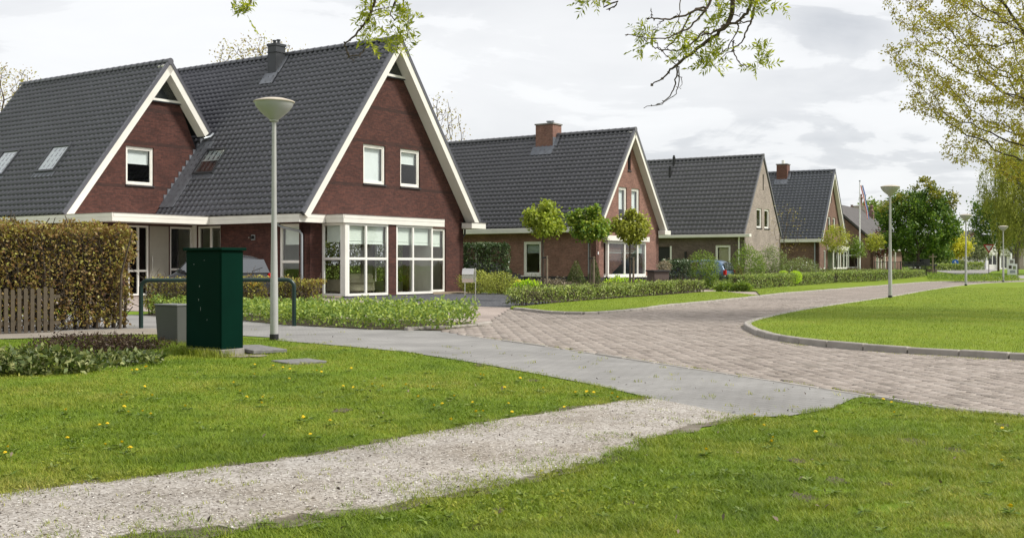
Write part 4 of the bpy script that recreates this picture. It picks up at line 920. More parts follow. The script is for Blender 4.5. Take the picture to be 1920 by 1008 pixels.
# ---------- grey brown house with flat tiles (third)
h3 = thing('brick_house', 'grey brown brick house without bargeboards, grey flat tile roof', 'house', (15.65, 75.9, 0), R(57.5))
W3 = 7.16; M3 = 3.58; E3 = 3.4; R3 = 8.93; s3 = (R3 - E3) / (M3 + .12); B3 = [MT['brick3'], MT['plaster']]
l3 = lambda x: E3 + (min(x, W3 - x) + .12) * s3 - .1
wall('wall', h3, 'y', 0, [(0, 0), (W3, 0), (W3, l3(W3)), (M3, l3(M3)), (0, l3(0))], [(2.3, 3.85, 3.3, 5.2), (3.85, 3.85, 4.85, 5.2), (3.5, 6.5, 3.72, 7.6)], B3)
wall('wall', h3, 'x', 0, [(0, 0), (12, 0), (12, l3(0)), (0, l3(0))], [(1.0, .9, 2.1, 2.63), (5.45, .05, 7.4, 2.55)], [mat_brick('shaded_side_brick', (.15, .11, .095), (.115, .085, .075), (.12, .1, .09)), MT['plaster']])  # darker copy of the gable brick, the side's shade put into its colour
wall('wall', h3, 'x', W3, [(0, 0), (12, 0), (12, l3(0)), (0, l3(0))], [], B3, -1)
wall('wall', h3, 'y', 12, [(0, 0), (W3, 0), (W3, l3(W3)), (M3, l3(M3)), (0, l3(0))], [], B3, -1)
gable_roof(h3, -.12, W3 + .12, E3, M3, R3, -.06, 12.1, 'tile3', .31, .375, prof='pan', barge=0, verge=False, lip=.06, nseg=6, ridge_r=.10)
S3f, G3f = Face('x', 0), Face('y', 0)
window(h3, S3f, 1.0, 2.1, .9, 2.63, fw=.15, blind=1.5, bmat='sofa')
window(h3, G3f, 2.3, 3.3, 3.85, 5.2, fw=.12, sill='plinth'); window(h3, G3f, 3.85, 4.85, 3.85, 5.2, fw=.12, sill='plinth')
mb = MB(); G3f.box(mb, 3.5, 3.72, 6.5, 7.6, -.2, -.1); mb.build('slit_window', MT['darkmetal'], h3)
mb = MB(); S3f.box(mb, 5.45, 7.4, .05, 2.55, -.2, -.12); mb.build('garage_door', MT['black'], h3)
mb = MB(); S3f.box(mb, 5.33, 5.45, .05, 2.6, -.15, .02); mb.build('door_frame', MT['whiteframe'], h3)
mb = MB(); mb.box(-.4, -.5, 3.16, -.02, 12, 3.36); mb.build('gutter', MT['white'], h3, bevel=.012)
mb = MB(); mb.tube([(-.2, .3, 3.16), (-.12, .36, 2.95), (-.07, .37, 2.8), (-.07, .37, 0)], .05, 8); mb.build('drainpipe', MT['whiteframe'], h3, smooth=True)
mb = MB(); S3f.box(mb, 4.2, 4.32, 1.75, 2.2, .0, .12); mb.build('wall_lamp', MT['black'], h3)
for (x, y) in ((3.3, 6.65), (2.75, 6.72)):
    z = E3 + (x + .12) * s3; mb = MB(); mb.tube([(x, y, z - .1), (x, y, z + .45), (x, y, z + .62)], [.09, .09, .11], 10); mb.tube([(x, y, z + .62), (x, y, z + .75)], .075, 10); mb.build('vent_pipe', MT['black'], h3, smooth=True)

# ---------- brown house with shiny tiles and chimney (fourth)
h4 = thing('brick_house', 'brown brick house, glossy dark tiles, behind young yellow green street trees', 'house', (24.61, 90.4, 0), R(60.8))
W4 = 8.0; M4 = 4.0; E4 = 3.4; R4 = 9.1; s4 = (R4 - E4) / (M4 + .3); B4 = [MT['brick4'], MT['plaster']]
l4 = lambda x: E4 + (min(x, W4 - x) + .3) * s4 - .2
wall('wall', h4, 'y', 0, [(0, 0), (W4, 0), (W4, l4(W4)), (M4, l4(M4)), (0, l4(0))], [(2.9, 3.9, 3.9, 5.25), (4.6, 3.9, 5.6, 5.25), (3.85, 6.4, 4.25, 7.8), (1.55, .1, 2.35, 2.5), (2.9, .1, 7.6, 2.5)], B4)
wall('wall', h4, 'x', 0, [(0, 0), (11, 0), (11, l4(0)), (0, l4(0))], [], B4)
wall('wall', h4, 'x', W4, [(0, 0), (11, 0), (11, l4(0)), (0, l4(0))], [], B4, -1)
wall('wall', h4, 'y', 11, [(0, 0), (W4, 0), (W4, l4(W4)), (M4, l4(M4)), (0, l4(0))], [], B4, -1)
gable_roof(h4, -.3, W4 + .3, E4, M4, R4, -.35, 11.2, 'tile4', .31, .30, barge=.2, soffit=.3, nseg=6)
G4f, B4f = Face('y', 0), Face('y', -.5)
window(h4, G4f, 2.9, 3.9, 3.9, 5.25, fw=.1, blind=4.6, bmat='whiteblind'); window(h4, G4f, 4.6, 5.6, 3.9, 5.25, fw=.1, blind=4.6, bmat='whiteblind')
window(h4, G4f, 3.85, 4.25, 6.4, 7.8, fw=.06); window(h4, G4f, 1.55, 2.35, .1, 2.5, trans=(1.0,), fw=.1)
window(h4, B4f, 2.8, 7.7, .1, 2.5, mull=(4.6, 5.3, 6.5), trans=(1.0,), fw=.13, rec=0)
mb = MB(); mb.box(2.6, -.62, 2.5, 7.9, -.003, 2.85); mb.build('bay_fascia', MT['white'], h4, bevel=.01)
mb = MB(); mb.box(-.5, -.4, 3.1, -.02, 11, 3.36); mb.box(W4 - .1, -.4, 3.1, W4 + .5, -.02, 3.36); mb.build('gutter', MT['white'], h4, bevel=.012)
mb = MB(); mb.tube([(-.07, .32, 3.1), (-.07, .32, 0)], .05, 8); mb.build('drainpipe', MT['zinc'], h4, smooth=True)
ch = wall('chimney', h4, 'x', 3.5, [(3.55, 8.2), (4.45, 8.2), (4.45, 9.75), (3.55, 9.75)], [], [MT['brickr'], MT['brickr']], 1, .9)
mb = MB(); mb.box(3.45, 3.5, 9.752, 4.45, 4.5, 9.83); mb.build('coping', MT['concrete'], ch)
mb = MB(); mb.tube([(3.95, 4.0, 9.83), (3.95, 4.0, 10.15)], .14, 8); mb.build('chimney_pot', MT['whiteframe'], ch)
zz4 = lambda x: E4 + (x + .3) * s4
mb = MB(); slope_box(mb, 3.2, zz4(3.2), 3.52, zz4(3.52), 3.45, 4.6, .03, .08); slope_box(mb, 3.5, zz4(3.5), 4.0, zz4(4.0), 3.3, 3.54, .03, .08); mb.build('lead_flashing', MT['lead'], ch)

# ---------- old house with chimney pots beyond the fourth
rp = np.array(at(1554, 118)) - 4.5 * np.array([math.cos(R(-28)), math.sin(R(-28))]); zb = gz(118)
h5 = thing('old_house', 'older house with steep grey roof, parapet and three terracotta chimney pots', 'house', (rp[0], rp[1], zb), R(-28))
W5 = 9; B5 = [mat_brick('old_brick', (.22, .12, .09), (.17, .09, .07), (.2, .17, .14)), MT['plaster']]
wall('wall', h5, 'y', 0, [(0, 0), (W5, 0), (W5, 3), (W5 / 2, 6.9), (0, 3)], [(1.2, .4, 2.4, 2.4), (5.5, .4, 7.5, 2.4)], B5)
window(h5, Face('y', 0), 1.2, 2.4, .4, 2.4, mull=(1.8,), trans=(1.7,), fw=.1); window(h5, Face('y', 0), 5.5, 7.5, .4, 2.4, mull=(6.5,), trans=(1.7,), fw=.1)
wall('wall', h5, 'x', 0, [(0, 0), (18, 0), (18, 3), (0, 3)], [], B5); wall('wall', h5, 'x', W5, [(0, 0), (18, 0), (18, 3), (0, 3)], [], B5, -1); wall('wall', h5, 'y', 18, [(0, 0), (W5, 0), (W5, 3), (W5 / 2, 6.9), (0, 3)], [], B5, -1)
mb = MB(); slope_box(mb, -.5, 2.65, W5 / 2, 7.1, -.2, 18.2, 0, .2); slope_box(mb, W5 + .5, 2.65, W5 / 2, 7.1, -.2, 18.2, 0, .2); mb.build('roof', MT['slate'], h5)
mb = MB(); mb.box(W5 / 2 - .7, 16.6, 5.9, W5 / 2 + .8, 17.2, 7.55); mb.box(W5 / 2 - .8, 16.55, 7.55, W5 / 2 + .9, 17.25, 7.68); c5 = mb.build('chimney', MT['stone'], h5)
for dx, hh, bz in ((-1.0, .8, 7.0), (.05, 1.35, 7.68), (1.25, .8, 7.0)):
    mb = MB(); mb.lathe([(.24, 0), (.24, .1), (.16, .18), (.16, hh * .55), (.25, hh * .62), (.25, hh * .72), (.13, hh * .8), (.13, hh * .92), (.19, hh)], (W5 / 2 + dx, 16.9, bz), 12)
    if abs(dx) > .5: mb.box(W5 / 2 + dx - .26, 16.65, 5.2, W5 / 2 + dx + .26, 17.15, bz)
    mb.build('chimney_pot', MT['terracotta'], c5, smooth=True)
mb = MB(); mb.box(W5 + .35, -.2, 2.3, W5 + .6, 18.2, 2.62); mb.build('gutter', MT['whiteframe'], h5)
for yy in (0, 1.8, 4, 7, 10.5): mb = MB(); mb.box(W5 + .3, yy, 0, W5 + .5, yy + .2, 2.3); mb.build('porch_post', MT['whiteframe'], h5)

# ================================================================== STREET FURNITURE
lamp = thing('street_lamp', 'nearest street lamp, tapered grey pole beside the green cabinet', 'street lamp', (*g(514, 637), 0), 0, 'street lamps with dish shaped heads')
mb = MB(); mb.lathe([(.074, 0), (.074, .09), (.070, .09), (.066, 1.0), (.063, 1.02), (.045, 2.2), (.036, 3.78), (.036, 3.80)], n=20); mb.build('pole', MT['pole'], lamp, smooth=True)
mb = MB(); mb.lathe([(.078, -.02), (.078, .10), (.072, .105)], n=20); mb.build('foot_sleeve', MT['black'], lamp, smooth=True)
mb = MB(); mb.lathe([(.06, 3.79), (.09, 3.815), (.17, 3.875), (.25, 3.95), (.305, 4.02), (.33, 4.075), (.335, 4.10), (.325, 4.105)], n=32); mb.build('lamp_bowl', MT['bowl'], lamp, smooth=True)
mb = MB(); mb.lathe([(.04, 3.76), (.075, 3.775), (.078, 3.80), (.06, 3.81)], n=20); mb.build('collar', MT['pole'], lamp, smooth=True)
mb = MB(); mb.lathe([(.33, 4.095), (.352, 4.10), (.354, 4.115), (.33, 4.128), (.2, 4.165), (.0, 4.185)], n=32); mb.build('lamp_cap', MT['stone'], lamp, smooth=True)
for lab, p in (('second street lamp, standing on the left tip of the island lawn', (1669, 562)), ('third street lamp, before the yellow tree and the far road', (1811, 538)), ('farthest street lamp, in front of the willow', (1881, 529))):
    q = g(*p); c = copy_tree(lamp); c.location = (q[0], q[1], .06 if p[0] < 1850 else 0); c['label'] = lab
# tall green cabinet and the small grey one
cab = thing('utility_cabinet', 'tall dark green metal utility cabinet standing on a concrete base', 'utility cabinet', (-4.12, 16.0, 0), R(55.2))
mb = MB(); mb.box(-.015, -.015, -.05, .415, .76, .095); mb.build('base', MT['concrete'], cab, bevel=.008)
mb = MB(); mb.box(0, 0, .097, .40, .77, 1.50); mb.build('cabinet_body', MT['greenpaint'], cab, bevel=.006)
mb = MB(); mb.box(-.035, -.035, 1.502, .435, .805, 1.545); mb.build('lid', MT['greenpaint'], cab, bevel=.006)
mb = MB(); mb.box(-.007, .03, .11, -.001, .74, 1.46); d_ = mb.build('door', MT['greenpaint'], cab, bevel=.003)
mb = MB()
for (y, z, s1, s2_) in ((.48, .78, .008, .03), (.46, .98, .01, .022), (.44, .64, .006, .05), (.58, 1.3, .012, .01), (.30, .5, .006, .02), (.36, 1.36, .008, .008)): mb.box(-.0085, y, z, -.0072, y + s1, z + s2_)
mb.build('scratch', MT['zinc'], d_)
gb = thing('junction_box', 'low grey tapered junction box beside the green cabinet', 'junction box', (-5.23, 17.6, 0), R(55.2))
mb = MB(); mb.hexa([(.03, .03, -.05), (.33, .03, -.05), (.33, .50, -.05), (.03, .50, -.05), (0, 0, .65), (.36, 0, .65), (.36, .545, .65), (0, .545, .65)]); mb.build('box_body', MT['greybox'], gb, bevel=.008)
mb = MB(); mb.box(-.012, -.012, .652, .372, .557, .678); mb.build('lid', MT['greylid'], gb, bevel=.006)
for lab, c_, hx, hy, rz, z, tl in (('grey concrete slab lying tilted beside the green cabinet', (-3.80, 16.75), .30, .36, 48, .075, .05), ('grey concrete slab sunk flush in the grass away from the cabinet', (-2.86, 15.12), .27, .30, 35, .018, -.01)):
    mb = MB(); mb.box(-hx, -hy, -.055, hx, hy, 0); o = mb.build('concrete_slab', MT['slab'], None, bevel=.008); o.location = (*c_, z); o.rotation_euler = (tl, tl * .6, R(rz)); tag(o, lab, 'slab', 'loose concrete slabs in the grass')
sheet('bare_soil', [(-3.86 + .34 * math.cos(a_) * k_, 16.15 + .30 * math.sin(a_) * k_) for a_, k_ in zip(np.linspace(0, 6.28, 31)[:-1], 1 + rng.normal(0, .12, 30))], .004, MT['sand'])
# hoop barrier
rail = MB(); pts = [(-7.6, 23.1, -.1), (-7.6, 23.1, .82)]
for k_ in range(1, 7): a = R(90 * k_ / 6); pts.append((-7.6 + .16 * (1 - math.cos(a)), 23.1, .82 + .16 * math.sin(a)))
for k_ in range(0, 7): a = R(90 * k_ / 6); pts.append((-4.62 - .16 + .16 * math.sin(a), 23.9, .82 + .16 * math.cos(a)))
pts.append((-4.62, 23.9, -.1))
tag(rail.tube(pts, .044, 14).build('hoop_barrier', MT['greenrail'], smooth=True), 'dark green tubular hoop barrier across the footpath', 'barrier')
# letter box on two posts
lb = thing('mailbox', 'brushed steel letter box on two thin posts in dark gravel', 'mailbox', (-1.36, 35.45, 0), R(-8))
sec = [(-.12, .74), (.13, .74), (.13, 1.08), (.10, 1.14), (.03, 1.18), (-.05, 1.17), (-.12, 1.10), (-.155, 1.0), (-.155, .86)]
mb = MB(); mb.prism([(-.19, y, z) for y, z in sec], (.37, 0, 0)); mb.build('letter_box', MT['steel'], lb, bevel=.004)
mb = MB(); mb.box(-.17, -.162, .965, .16, -.1555, .975); mb.build('flap', MT['black'], lb)
for x in (-.15, .19): mb = MB(); mb.tube([(x, .16, -.05), (x, .16, 1.2)], .016, 8); mb.build('post', MT['steel'], lb, smooth=True)
# picket fence at the left edge
pf = thing('picket_fence', 'weathered low wooden picket fence in front of the beech hedge', 'fence', (0, 0, 0))
fa, fb = np.array([-12.2, 19.2]), np.array([-8.78, 21.65]); nn = 36; dr_ = (fb - fa) / np.linalg.norm(fb - fa); an = math.atan2(dr_[1], dr_[0])
for z in (.16, .66):
    mb = MB(); mb.box(0, -.01, z, np.linalg.norm(fb - fa) + .1, .02, z + .06); o = mb.build('rail', MT['wood'], pf); o.location = (fa[0], fa[1], 0); o.rotation_euler = (0, 0, an)
for i in range(nn):
    p = fa + (fb - fa) * (i + .5) / nn; mb = MB(); hh = .86 + rng.normal(0, .012); mb.prism([(-.034, -.035, .02), (.034, -.035, .02), (.034, -.035, hh - .02), (.0, -.035, hh), (-.034, -.035, hh - .02)], (0, .022, 0))
    o = mb.build('picket', MT['wood'], pf); o.location = (p[0], p[1], 0); o.rotation_euler = (0, 0, an + rng.normal(0, .02))
# flagpole with pennant
fx, fy = at(1612, 97)
fl = thing('flagpole', 'white flagpole with red white blue pennant beside the fourth house', 'flagpole', (fx, fy, gz(fy)))
mb = MB(); mb.tube([(0, 0, 0), (0, 0, 8.2)], [.07, .04], 10); mb.build('pole', MT['flagwhite'], fl, smooth=True)
mb = MB(); mb.lathe([(.0, 8.2), (.08, 8.25), (.08, 8.32), (0, 8.36)], n=10); mb.build('finial', MT['zinc'], fl, smooth=True)
for k_, mt in enumerate(('flagred', 'flagwhite', 'flagblue')):
    mb = MB(); V = []; 
    for i in range(14):
        t_ = i / 13; x = .05 + .62 * t_ ** .9; z = 7.9 - 2.9 * t_; y = .06 * math.sin(t_ * 14 + k_ * .4); wd = .085 * (1 - .35 * t_)
        V += [(x + wd * k_, y, z), (x + wd * (k_ + 1), y + .02, z + .03)]
    mb.poly(V, [(2 * i, 2 * i + 1, 2 * i + 3, 2 * i + 2) for i in range(13)]); o = mb.build('pennant', MT[mt], fl); md = o.modifiers.new('thick', 'SOLIDIFY'); md.thickness = .006
# yield sign, blue sign, picture board
def sgn_tri(loc):
    o = thing('yield_sign', 'triangular red edged yield sign on a post at the far junction', 'road sign', loc, R(-20))
    mb = MB(); mb.tube([(0, .03, 0), (0, .03, 2.9)], .035, 8); mb.build('post', MT['darkmetal'], o)
    T = lambda s_, y: [(-.52 * s_, y, 2.55 + .3 * s_), (.52 * s_, y, 2.55 + .3 * s_), (0, y, 2.55 - .6 * s_)]
    mb = MB(); mb.prism(T(1, 0), (0, .02, 0)); p = mb.build('sign_plate', MT['signred'], o); mb = MB(); mb.prism(T(.62, -.012), (0, .01, 0)); mb.build('sign_face', MT['flagwhite'], p)
y_ = 112; q = at(1854, y_); sgn_tri((q[0], q[1], gz(y_)))
y_ = 136; q = at(1791, y_); o = thing('round_sign', 'round blue road sign low beside the far hedge', 'road sign', (*q, gz(y_)), R(-20))
mb = MB(); mb.tube([(0, .03, 0), (0, .03, 1.0)], .04, 8); mb.build('post', MT['darkmetal'], o)
mb = MB(); mb.prism([(.38 * math.cos(R(a)), 0, .95 + .38 * math.sin(R(a))) for a in range(0, 360, 20)], (0, .02, 0)); p = mb.build('sign_plate', MT['signblue'], o)
mb = MB(); mb.prism([(-.05, -.012, .72), (.05, -.012, .72), (.05, -.012, 1.0), (.13, -.012, 1.0), (0, -.012, 1.2), (-.13, -.012, 1.0), (-.05, -.012, 1.0)], (0, .01, 0)); mb.build('arrow', MT['flagwhite'], p)
y_ = 104; q = at(1898, y_); o = thing('notice_board', 'small white notice board with coloured pictures under the willow', 'board', (*q, gz(y_)), R(-24))
mb = MB(); mb.box(-.42, 0, .05, .42, .06, 1.05); mb.box(-.3, 0, 1.05, .2, .05, 1.5); p = mb.build('panel', MT['flagwhite'], o)
for (a, b_, c_, d_, mt) in ((-.3, .6, -.05, .9, 'bark'), (.05, .55, .3, .85, 'greygreen'), (-.2, .2, .25, .45, 'zinc'), (-.2, 1.1, .1, 1.4, 'concrete')):
    mb = MB(); mb.box(a, -.006, b_, c_, -.001, d_); mb.build('picture', MT[mt], p)
y_ = 104; q = at(1737, y_); o = thing('brick_shelter', 'dark low bin shelter with pergola beside the chestnut', 'shelter', (*q, gz(y_)), R(20))
mb = MB(); mb.box(-1.1, 0, 0, -.2, 1, .65); mb.build('bin', MT['black'], o); mb = MB(); mb.box(.05, 0, 0, 1.2, .6, .55); mb.build('low_wall', MT['brickr'], o)
mb = MB(); mb.box(-1.6, -.3, .85, 1.0, 1.2, 1.05); mb.box(-.3, 0, 1.05, .4, .6, 1.5); mb.build('pergola_top', MT['black'], o)
for x in (-1.5, .9): mb = MB(); mb.box(x, 0, 0, x + .1, .1, .85); mb.build('post', MT['black'], o)
y_ = 101; q = at(1749, y_); o = thing('bird_table', 'pale wooden post with small cross arm beside the low hedge', 'post', (*q, gz(y_)))
mb = MB(); mb.box(-.05, -.05, 0, .05, .05, 2.0); mb.build('post', MT['stake'], o); mb = MB(); mb.box(-.35, -.04, 1.7, .35, .04, 1.78); mb.build('arm', MT['stake'], o)
# black railing beyond the fourth house
a_, b_ = np.array(at(1640, 99)), np.array(at(1738, 103)); d_ = b_ - a_; ll = np.linalg.norm(d_)
o = thing('metal_railing', 'black metal railing in front of the chestnut tree', 'railing', (*a_, gz(100)), math.atan2(d_[1], d_[0]))
for z in (.1, 1.25): mb = MB(); mb.box(0, -.02, z, ll, .02, z + .05); mb.build('rail', MT['black'], o)
for i in range(34): mb = MB(); x = ll * i / 33; t_ = .035 if i % 8 == 0 else .013; mb.box(x - t_, -t_, 0, x + t_, t_, 1.35 if i % 8 == 0 else 1.27); mb.build('post' if i % 8 == 0 else 'bar', MT['black'], o)

# ================================================================== CARS
def car(label, paint, loc, rz, hatch=True, plate='yellowplate', height=1.0, scale=1.0, towbar=False):
    """x runs from the rear (0) to the nose (4.2)"""
    o = thing('parked_car', label, 'car', loc, rz, 'cars parked in the driveways'); o.scale = (scale,) * 3
    st = [  # x, bottom, belt height, half width, roof height, roof half width
        (0.0, .42, .80, .70, .80, .70), (.06, .32, .92, .80, .93, .78), (.30, .26, .97, .84, 1.38 * height, .60), (.62, .22, .98, .86, 1.50 * height, .61), (1.3, .20, .97, .87, 1.55 * height, .63),
        (2.0, .20, .95, .87, 1.53 * height, .62), (2.55, .20, .93, .87, 1.40 * height, .60), (3.15, .20, .92, .86, .95, .80), (3.7, .22, .84, .84, .86, .74), (4.05, .28, .72, .77, .74, .66), (4.18, .36, .60, .64, .61, .56)]
    V = []; n = 12
    for (x, zb, zl, hw, zr, hr) in st:
        half = [(0, zb), (hw * .9, zb), (hw * .985, zb + .12), (hw, (zb + zl) / 2), (hw * .97, zl), (hr + (.0 if zr > zl + .1 else .0), zr - .03 * (zr > zl + .1)), (hr * .8, zr), ]
        ring = [(x, y, z) for y, z in half] + [(x, -y, z) for y, z in half[1:][::-1]]; V += ring; n = len(ring)
    Fs = []
    for i in range(len(st) - 1):
        for j in range(n): Fs.append((i * n + j, i * n + (j + 1) % n, (i + 1) * n + (j + 1) % n, (i + 1) * n + j))
    Fs += [tuple(range(n))[::-1], tuple(range((len(st) - 1) * n, len(st) * n))]
    me = bpy.data.meshes.new('body'); me.from_pydata(V, [], Fs); bm = bmesh.new(); bm.from_mesh(me); bmesh.ops.recalc_face_normals(bm, faces=bm.faces)
    bm.to_mesh(me); bm.free(); me.polygons.foreach_set('use_smooth', np.ones(len(me.polygons), bool)); body = link('body', me, paint, o)
    md = body.modifiers.new('sub', 'SUBSURF'); md.levels = 2; md.render_levels = 2
    def quad(name, pts, mat, th=.012, par=o):
        P = [Vector(p) for p in pts]; nrm = (P[1] - P[0]).cross(P[2] - P[0]).normalized()
        if nrm.dot(sum(P, Vector()) / len(P) - Vector((2, 0, .8))) < 0: nrm = -nrm
        mb = MB(); mb.prism([p + nrm * .012 for p in P], nrm * th); return mb.build(name, mat, par, bevel=.004)
    rh = 1.5 * height
    quad('rear_window', [(.068, -.66, 1.0), (.068, .66, 1.0), (.24, .55, rh - .13), (.24, -.55, rh - .13)], MT['carglass'])
    mb = MB(); mb.tube([(.03, .05, .99), (.065, .1, 1.06), (.10, -.38, 1.18)], .012, 6); mb.build('wiper', MT['black'], o)
    quad('windscreen', [(3.12, -.68, 1.0), (3.12, .68, 1.0), (2.68, .54, rh - .14), (2.68, -.54, rh - .14)], MT['carglass'])
    for s_ in (-1, 1):
        quad('side_window', [(.55, s_ * .85, 1.02), (1.55, s_ * .86, 1.01), (1.55, s_ * .69, rh - .09), (.68, s_ * .67, rh - .12)], MT['carglass'])
        quad('side_window', [(1.62, s_ * .86, 1.01), (2.85, s_ * .85, 1.0), (2.45, s_ * .68, rh - .14), (1.62, s_ * .69, rh - .09)], MT['carglass'])
        mb = MB(); mb.box(-.005, min(s_ * .58, s_ * .80), .70, .16, max(s_ * .58, s_ * .80), 1.0); mb.build('tail_light', MT['red'], o, bevel=.03, seg=2)
        mb = MB(); mb.box(3.92, min(s_ * .42, s_ * .70), .58, 4.10, max(s_ * .42, s_ * .70), .74); mb.build('headlight', MT['steel'], o, bevel=.03, seg=2)
        mb = MB(); mb.box(2.55, min(s_ * .86, s_ * 1.03), 1.0, 2.70, max(s_ * .86, s_ * 1.03), 1.13); mb.build('wing_mirror', paint, o, bevel=.03, seg=2)
        for x in (.78, 3.32):
            mb = MB(); yy = s_ * .74; prof = [(.20, -.10), (.30, -.10), (.315, -.06), (.315, .06), (.30, .10), (.20, .10)]
            ring = []; b0 = 0
            for r_, y in prof:
                for j in range(24): a = 2 * math.pi * j / 24; mb.v.append((x + r_ * math.cos(a), yy + y, .315 + r_ * math.sin(a)))
            for i in range(len(prof) - 1):
                for j in range(24): mb.f.append([i * 24 + j, i * 24 + (j + 1) % 24, (i + 1) * 24 + (j + 1) % 24, (i + 1) * 24 + j])
            wh = mb.build('wheel', MT['rubber'], o, smooth=True)
            mb = MB(); mb.tube([(x, yy + s_ * .06, .315), (x, yy + s_ * .085, .315)], .205, 16); mb.build('rim', MT['zinc'], wh)
    mb = MB(); mb.box(-.022, -.26, .60, .03, .26, .71); mb.build('number_plate', MT[plate], o)
    mb = MB(); mb.box(4.14, -.26, .42, 4.2, .26, .53); mb.build('number_plate', MT[plate], o)
    mb = MB(); mb.box(-.03, -.78, .36, .09, .78, .56); mb.build('bumper', MT['black'], o, bevel=.03, seg=2)
    return o
m, t, b = newmat('car_glass'); MT['carglass'] = m; b.inputs['Base Color'].default_value = (.03, .035, .04, 1); b.inputs['Roughness'].default_value = .04; b.inputs['IOR'].default_value = 2.4
vz = R(55.2 + 90)
car('dark grey family car parked before the first house, rear wiper in view', MT['cargrey'], (-8.5, 37.4, 0), vz, height=1.05, scale=1.02)
car('black car with yellow plate half hidden behind the laurel hedge', MT['carblack'], (-3.15, 60.5, 0), R(-34.8), scale=1.0)
car('grey blue estate car behind shrubs in front of the grey brown house', MT['carblue'], (12.4, 63.9, 0), R(57.5 + 90), height=1.04)

# ================================================================== PLANTS
def box_pts(n, L_, D_, Hh, shell=.16, z0=0.0, top=1.6, wob=.05):
    """points in the outer shell of a clipped hedge (x along, y across, z up)"""
    a = np.array([L_ * Hh * 2, L_ * D_ * top, D_ * Hh * 2]); k_ = rng.choice(3, n, p=a / a.sum()); u = rng.uniform(0, 1, (n, 3)); dep = np.abs(rng.normal(0, shell, n)); sgn = rng.integers(0, 2, n)
    P = u * np.array([L_, D_, Hh])
    P[k_ == 0, 1] = np.where(sgn == 0, dep, D_ - dep)[k_ == 0]; P[k_ == 1, 2] = (Hh - dep)[k_ == 1]; P[k_ == 2, 0] = np.where(sgn == 0, dep, L_ - dep)[k_ == 2]
    w_ = np.stack([fbm(P[:, [0, 2]], 2.2, 51), fbm(P[:, [0, 2]], 2.4, 52), fbm(P[:, [0, 1]], 2.0, 53)], 1) * wob
    P = P + w_; P[:, 2] = np.maximum(P[:, 2], .01); P[:, 2] += z0; return P
def hedge(name, label, a, b_, D_, Hh, n, size, mat, cat='hedge', group=None, z=0.0, stems=0, wob=.05, shell=.12, z0=.0, aspect=.6, stemr=.012, core=True, stemmat='stem', corebot=.25):
    a, b_ = np.array(a, float), np.array(b_, float); d_ = b_ - a; ll = np.linalg.norm(d_); an = math.atan2(d_[1], d_[0])
    o = thing(name, label, cat, (a[0], a[1], z), an, group)
    P = box_pts(n, ll, D_, Hh - z0, shell, z0, wob=wob); leaves('foliage', P, size, MT[mat], o, aspect=aspect)
    Vs, Fs, of = [], [], 0
    if core:                                                       # twiggy inside of the hedge: a dense tangle of short sticks
        m_ = int(220 * ll * Hh); c_ = np.stack([rng.uniform(.05, ll - .05, m_), D_ / 2 + rng.uniform(-.5, .5, m_) * D_ * .75, rng.uniform(max(z0, .05) + .02, Hh * .95, m_)], 1); dv = rng.normal(size=(m_, 3)) * np.array([.12, .12, .16])
        V, Fc = tubes(c_ - dv, c_ + dv, np.full(m_, stemr * .55), np.full(m_, stemr * .35), 3); Vs.append(V); Fs.append(Fc); of = len(V)
    if stems:
        m_ = stems; x = np.linspace(.08, ll - .08, m_) + rng.normal(0, .04, m_); y = D_ / 2 + rng.normal(0, D_ * .22, m_); A = np.stack([x, y, np.full(m_, -.02)], 1); Bq = A + np.stack([rng.normal(0, .06, m_), rng.normal(0, .05, m_), np.full(m_, Hh * .55)], 1); Cq = Bq + np.stack([rng.normal(0, .12, m_), rng.normal(0, .08, m_), np.full(m_, Hh * .4)], 1)
        V, Fc = tubes(np.concatenate([A, Bq]), np.concatenate([Bq, Cq]), np.concatenate([np.full(m_, stemr * 1.5), np.full(m_, stemr)]), np.concatenate([np.full(m_, stemr), np.full(m_, stemr * .5)]), 6); Vs.append(V); Fs.append(Fc + of)
    if Vs: npmesh('branches', np.concatenate(Vs), np.concatenate(Fs), MT[stemmat], o)
    return o
def bush(name, label, cat, loc, r, n, size, mat, clumps=14, stems=8, group=None, aspect=.5, shell=.3, cs=.42, up=.3, stemr=.012, top=None, extra=None, stemmat='stem', lift=.15):
    o = thing(name, label, cat, loc, 0, group); c_ = np.array([0, 0, r[2] * (1 - lift)])
    P = np.concatenate([ellipsoid_pts(int(n * .55), c_, r, .5), ellipsoid_pts(n - int(n * .55), c_, np.array(r) * 1.0, 0, clumps, cs)]); P = P[P[:, 2] > .02]
    leaves('foliage', P, size, MT[mat], o, aspect=aspect, up=up, tipdir=np.array([0, 0, .35]))
    if stems:
        tip = P[rng.choice(len(P), stems)]; A = np.stack([rng.normal(0, r[0] * .15, stems), rng.normal(0, r[1] * .15, stems), np.full(stems, -.03)], 1); Mi = A * .6 + tip * .4 + np.array([0, 0, r[2] * .2])
        V, Fc = tubes(np.concatenate([A, Mi]), np.concatenate([Mi, tip]), np.concatenate([np.full(stems, stemr), np.full(stems, stemr * .7)]), np.concatenate([np.full(stems, stemr * .7), np.full(stems, stemr * .3)]), 5); npmesh('stems', V, Fc, MT[stemmat], o)
    if extra:
        Q = P[rng.choice(len(P), extra[1])] * 1.02; V, Fc = leaf_mesh(Q, extra[2], .9, up=1); npmesh('blossom', V, Fc, MT[extra[0]], o)
    return o
def cone_pts(n, r, h):
    z = h * (1 - np.sqrt(rng.uniform(0, 1, n))); a = rng.uniform(0, 6.28, n); rr = r * (1 - z / h) ** .75 * (1 - np.abs(rng.normal(0, .12, n))); return np.stack([rr * np.cos(a), rr * np.sin(a), z], 1)
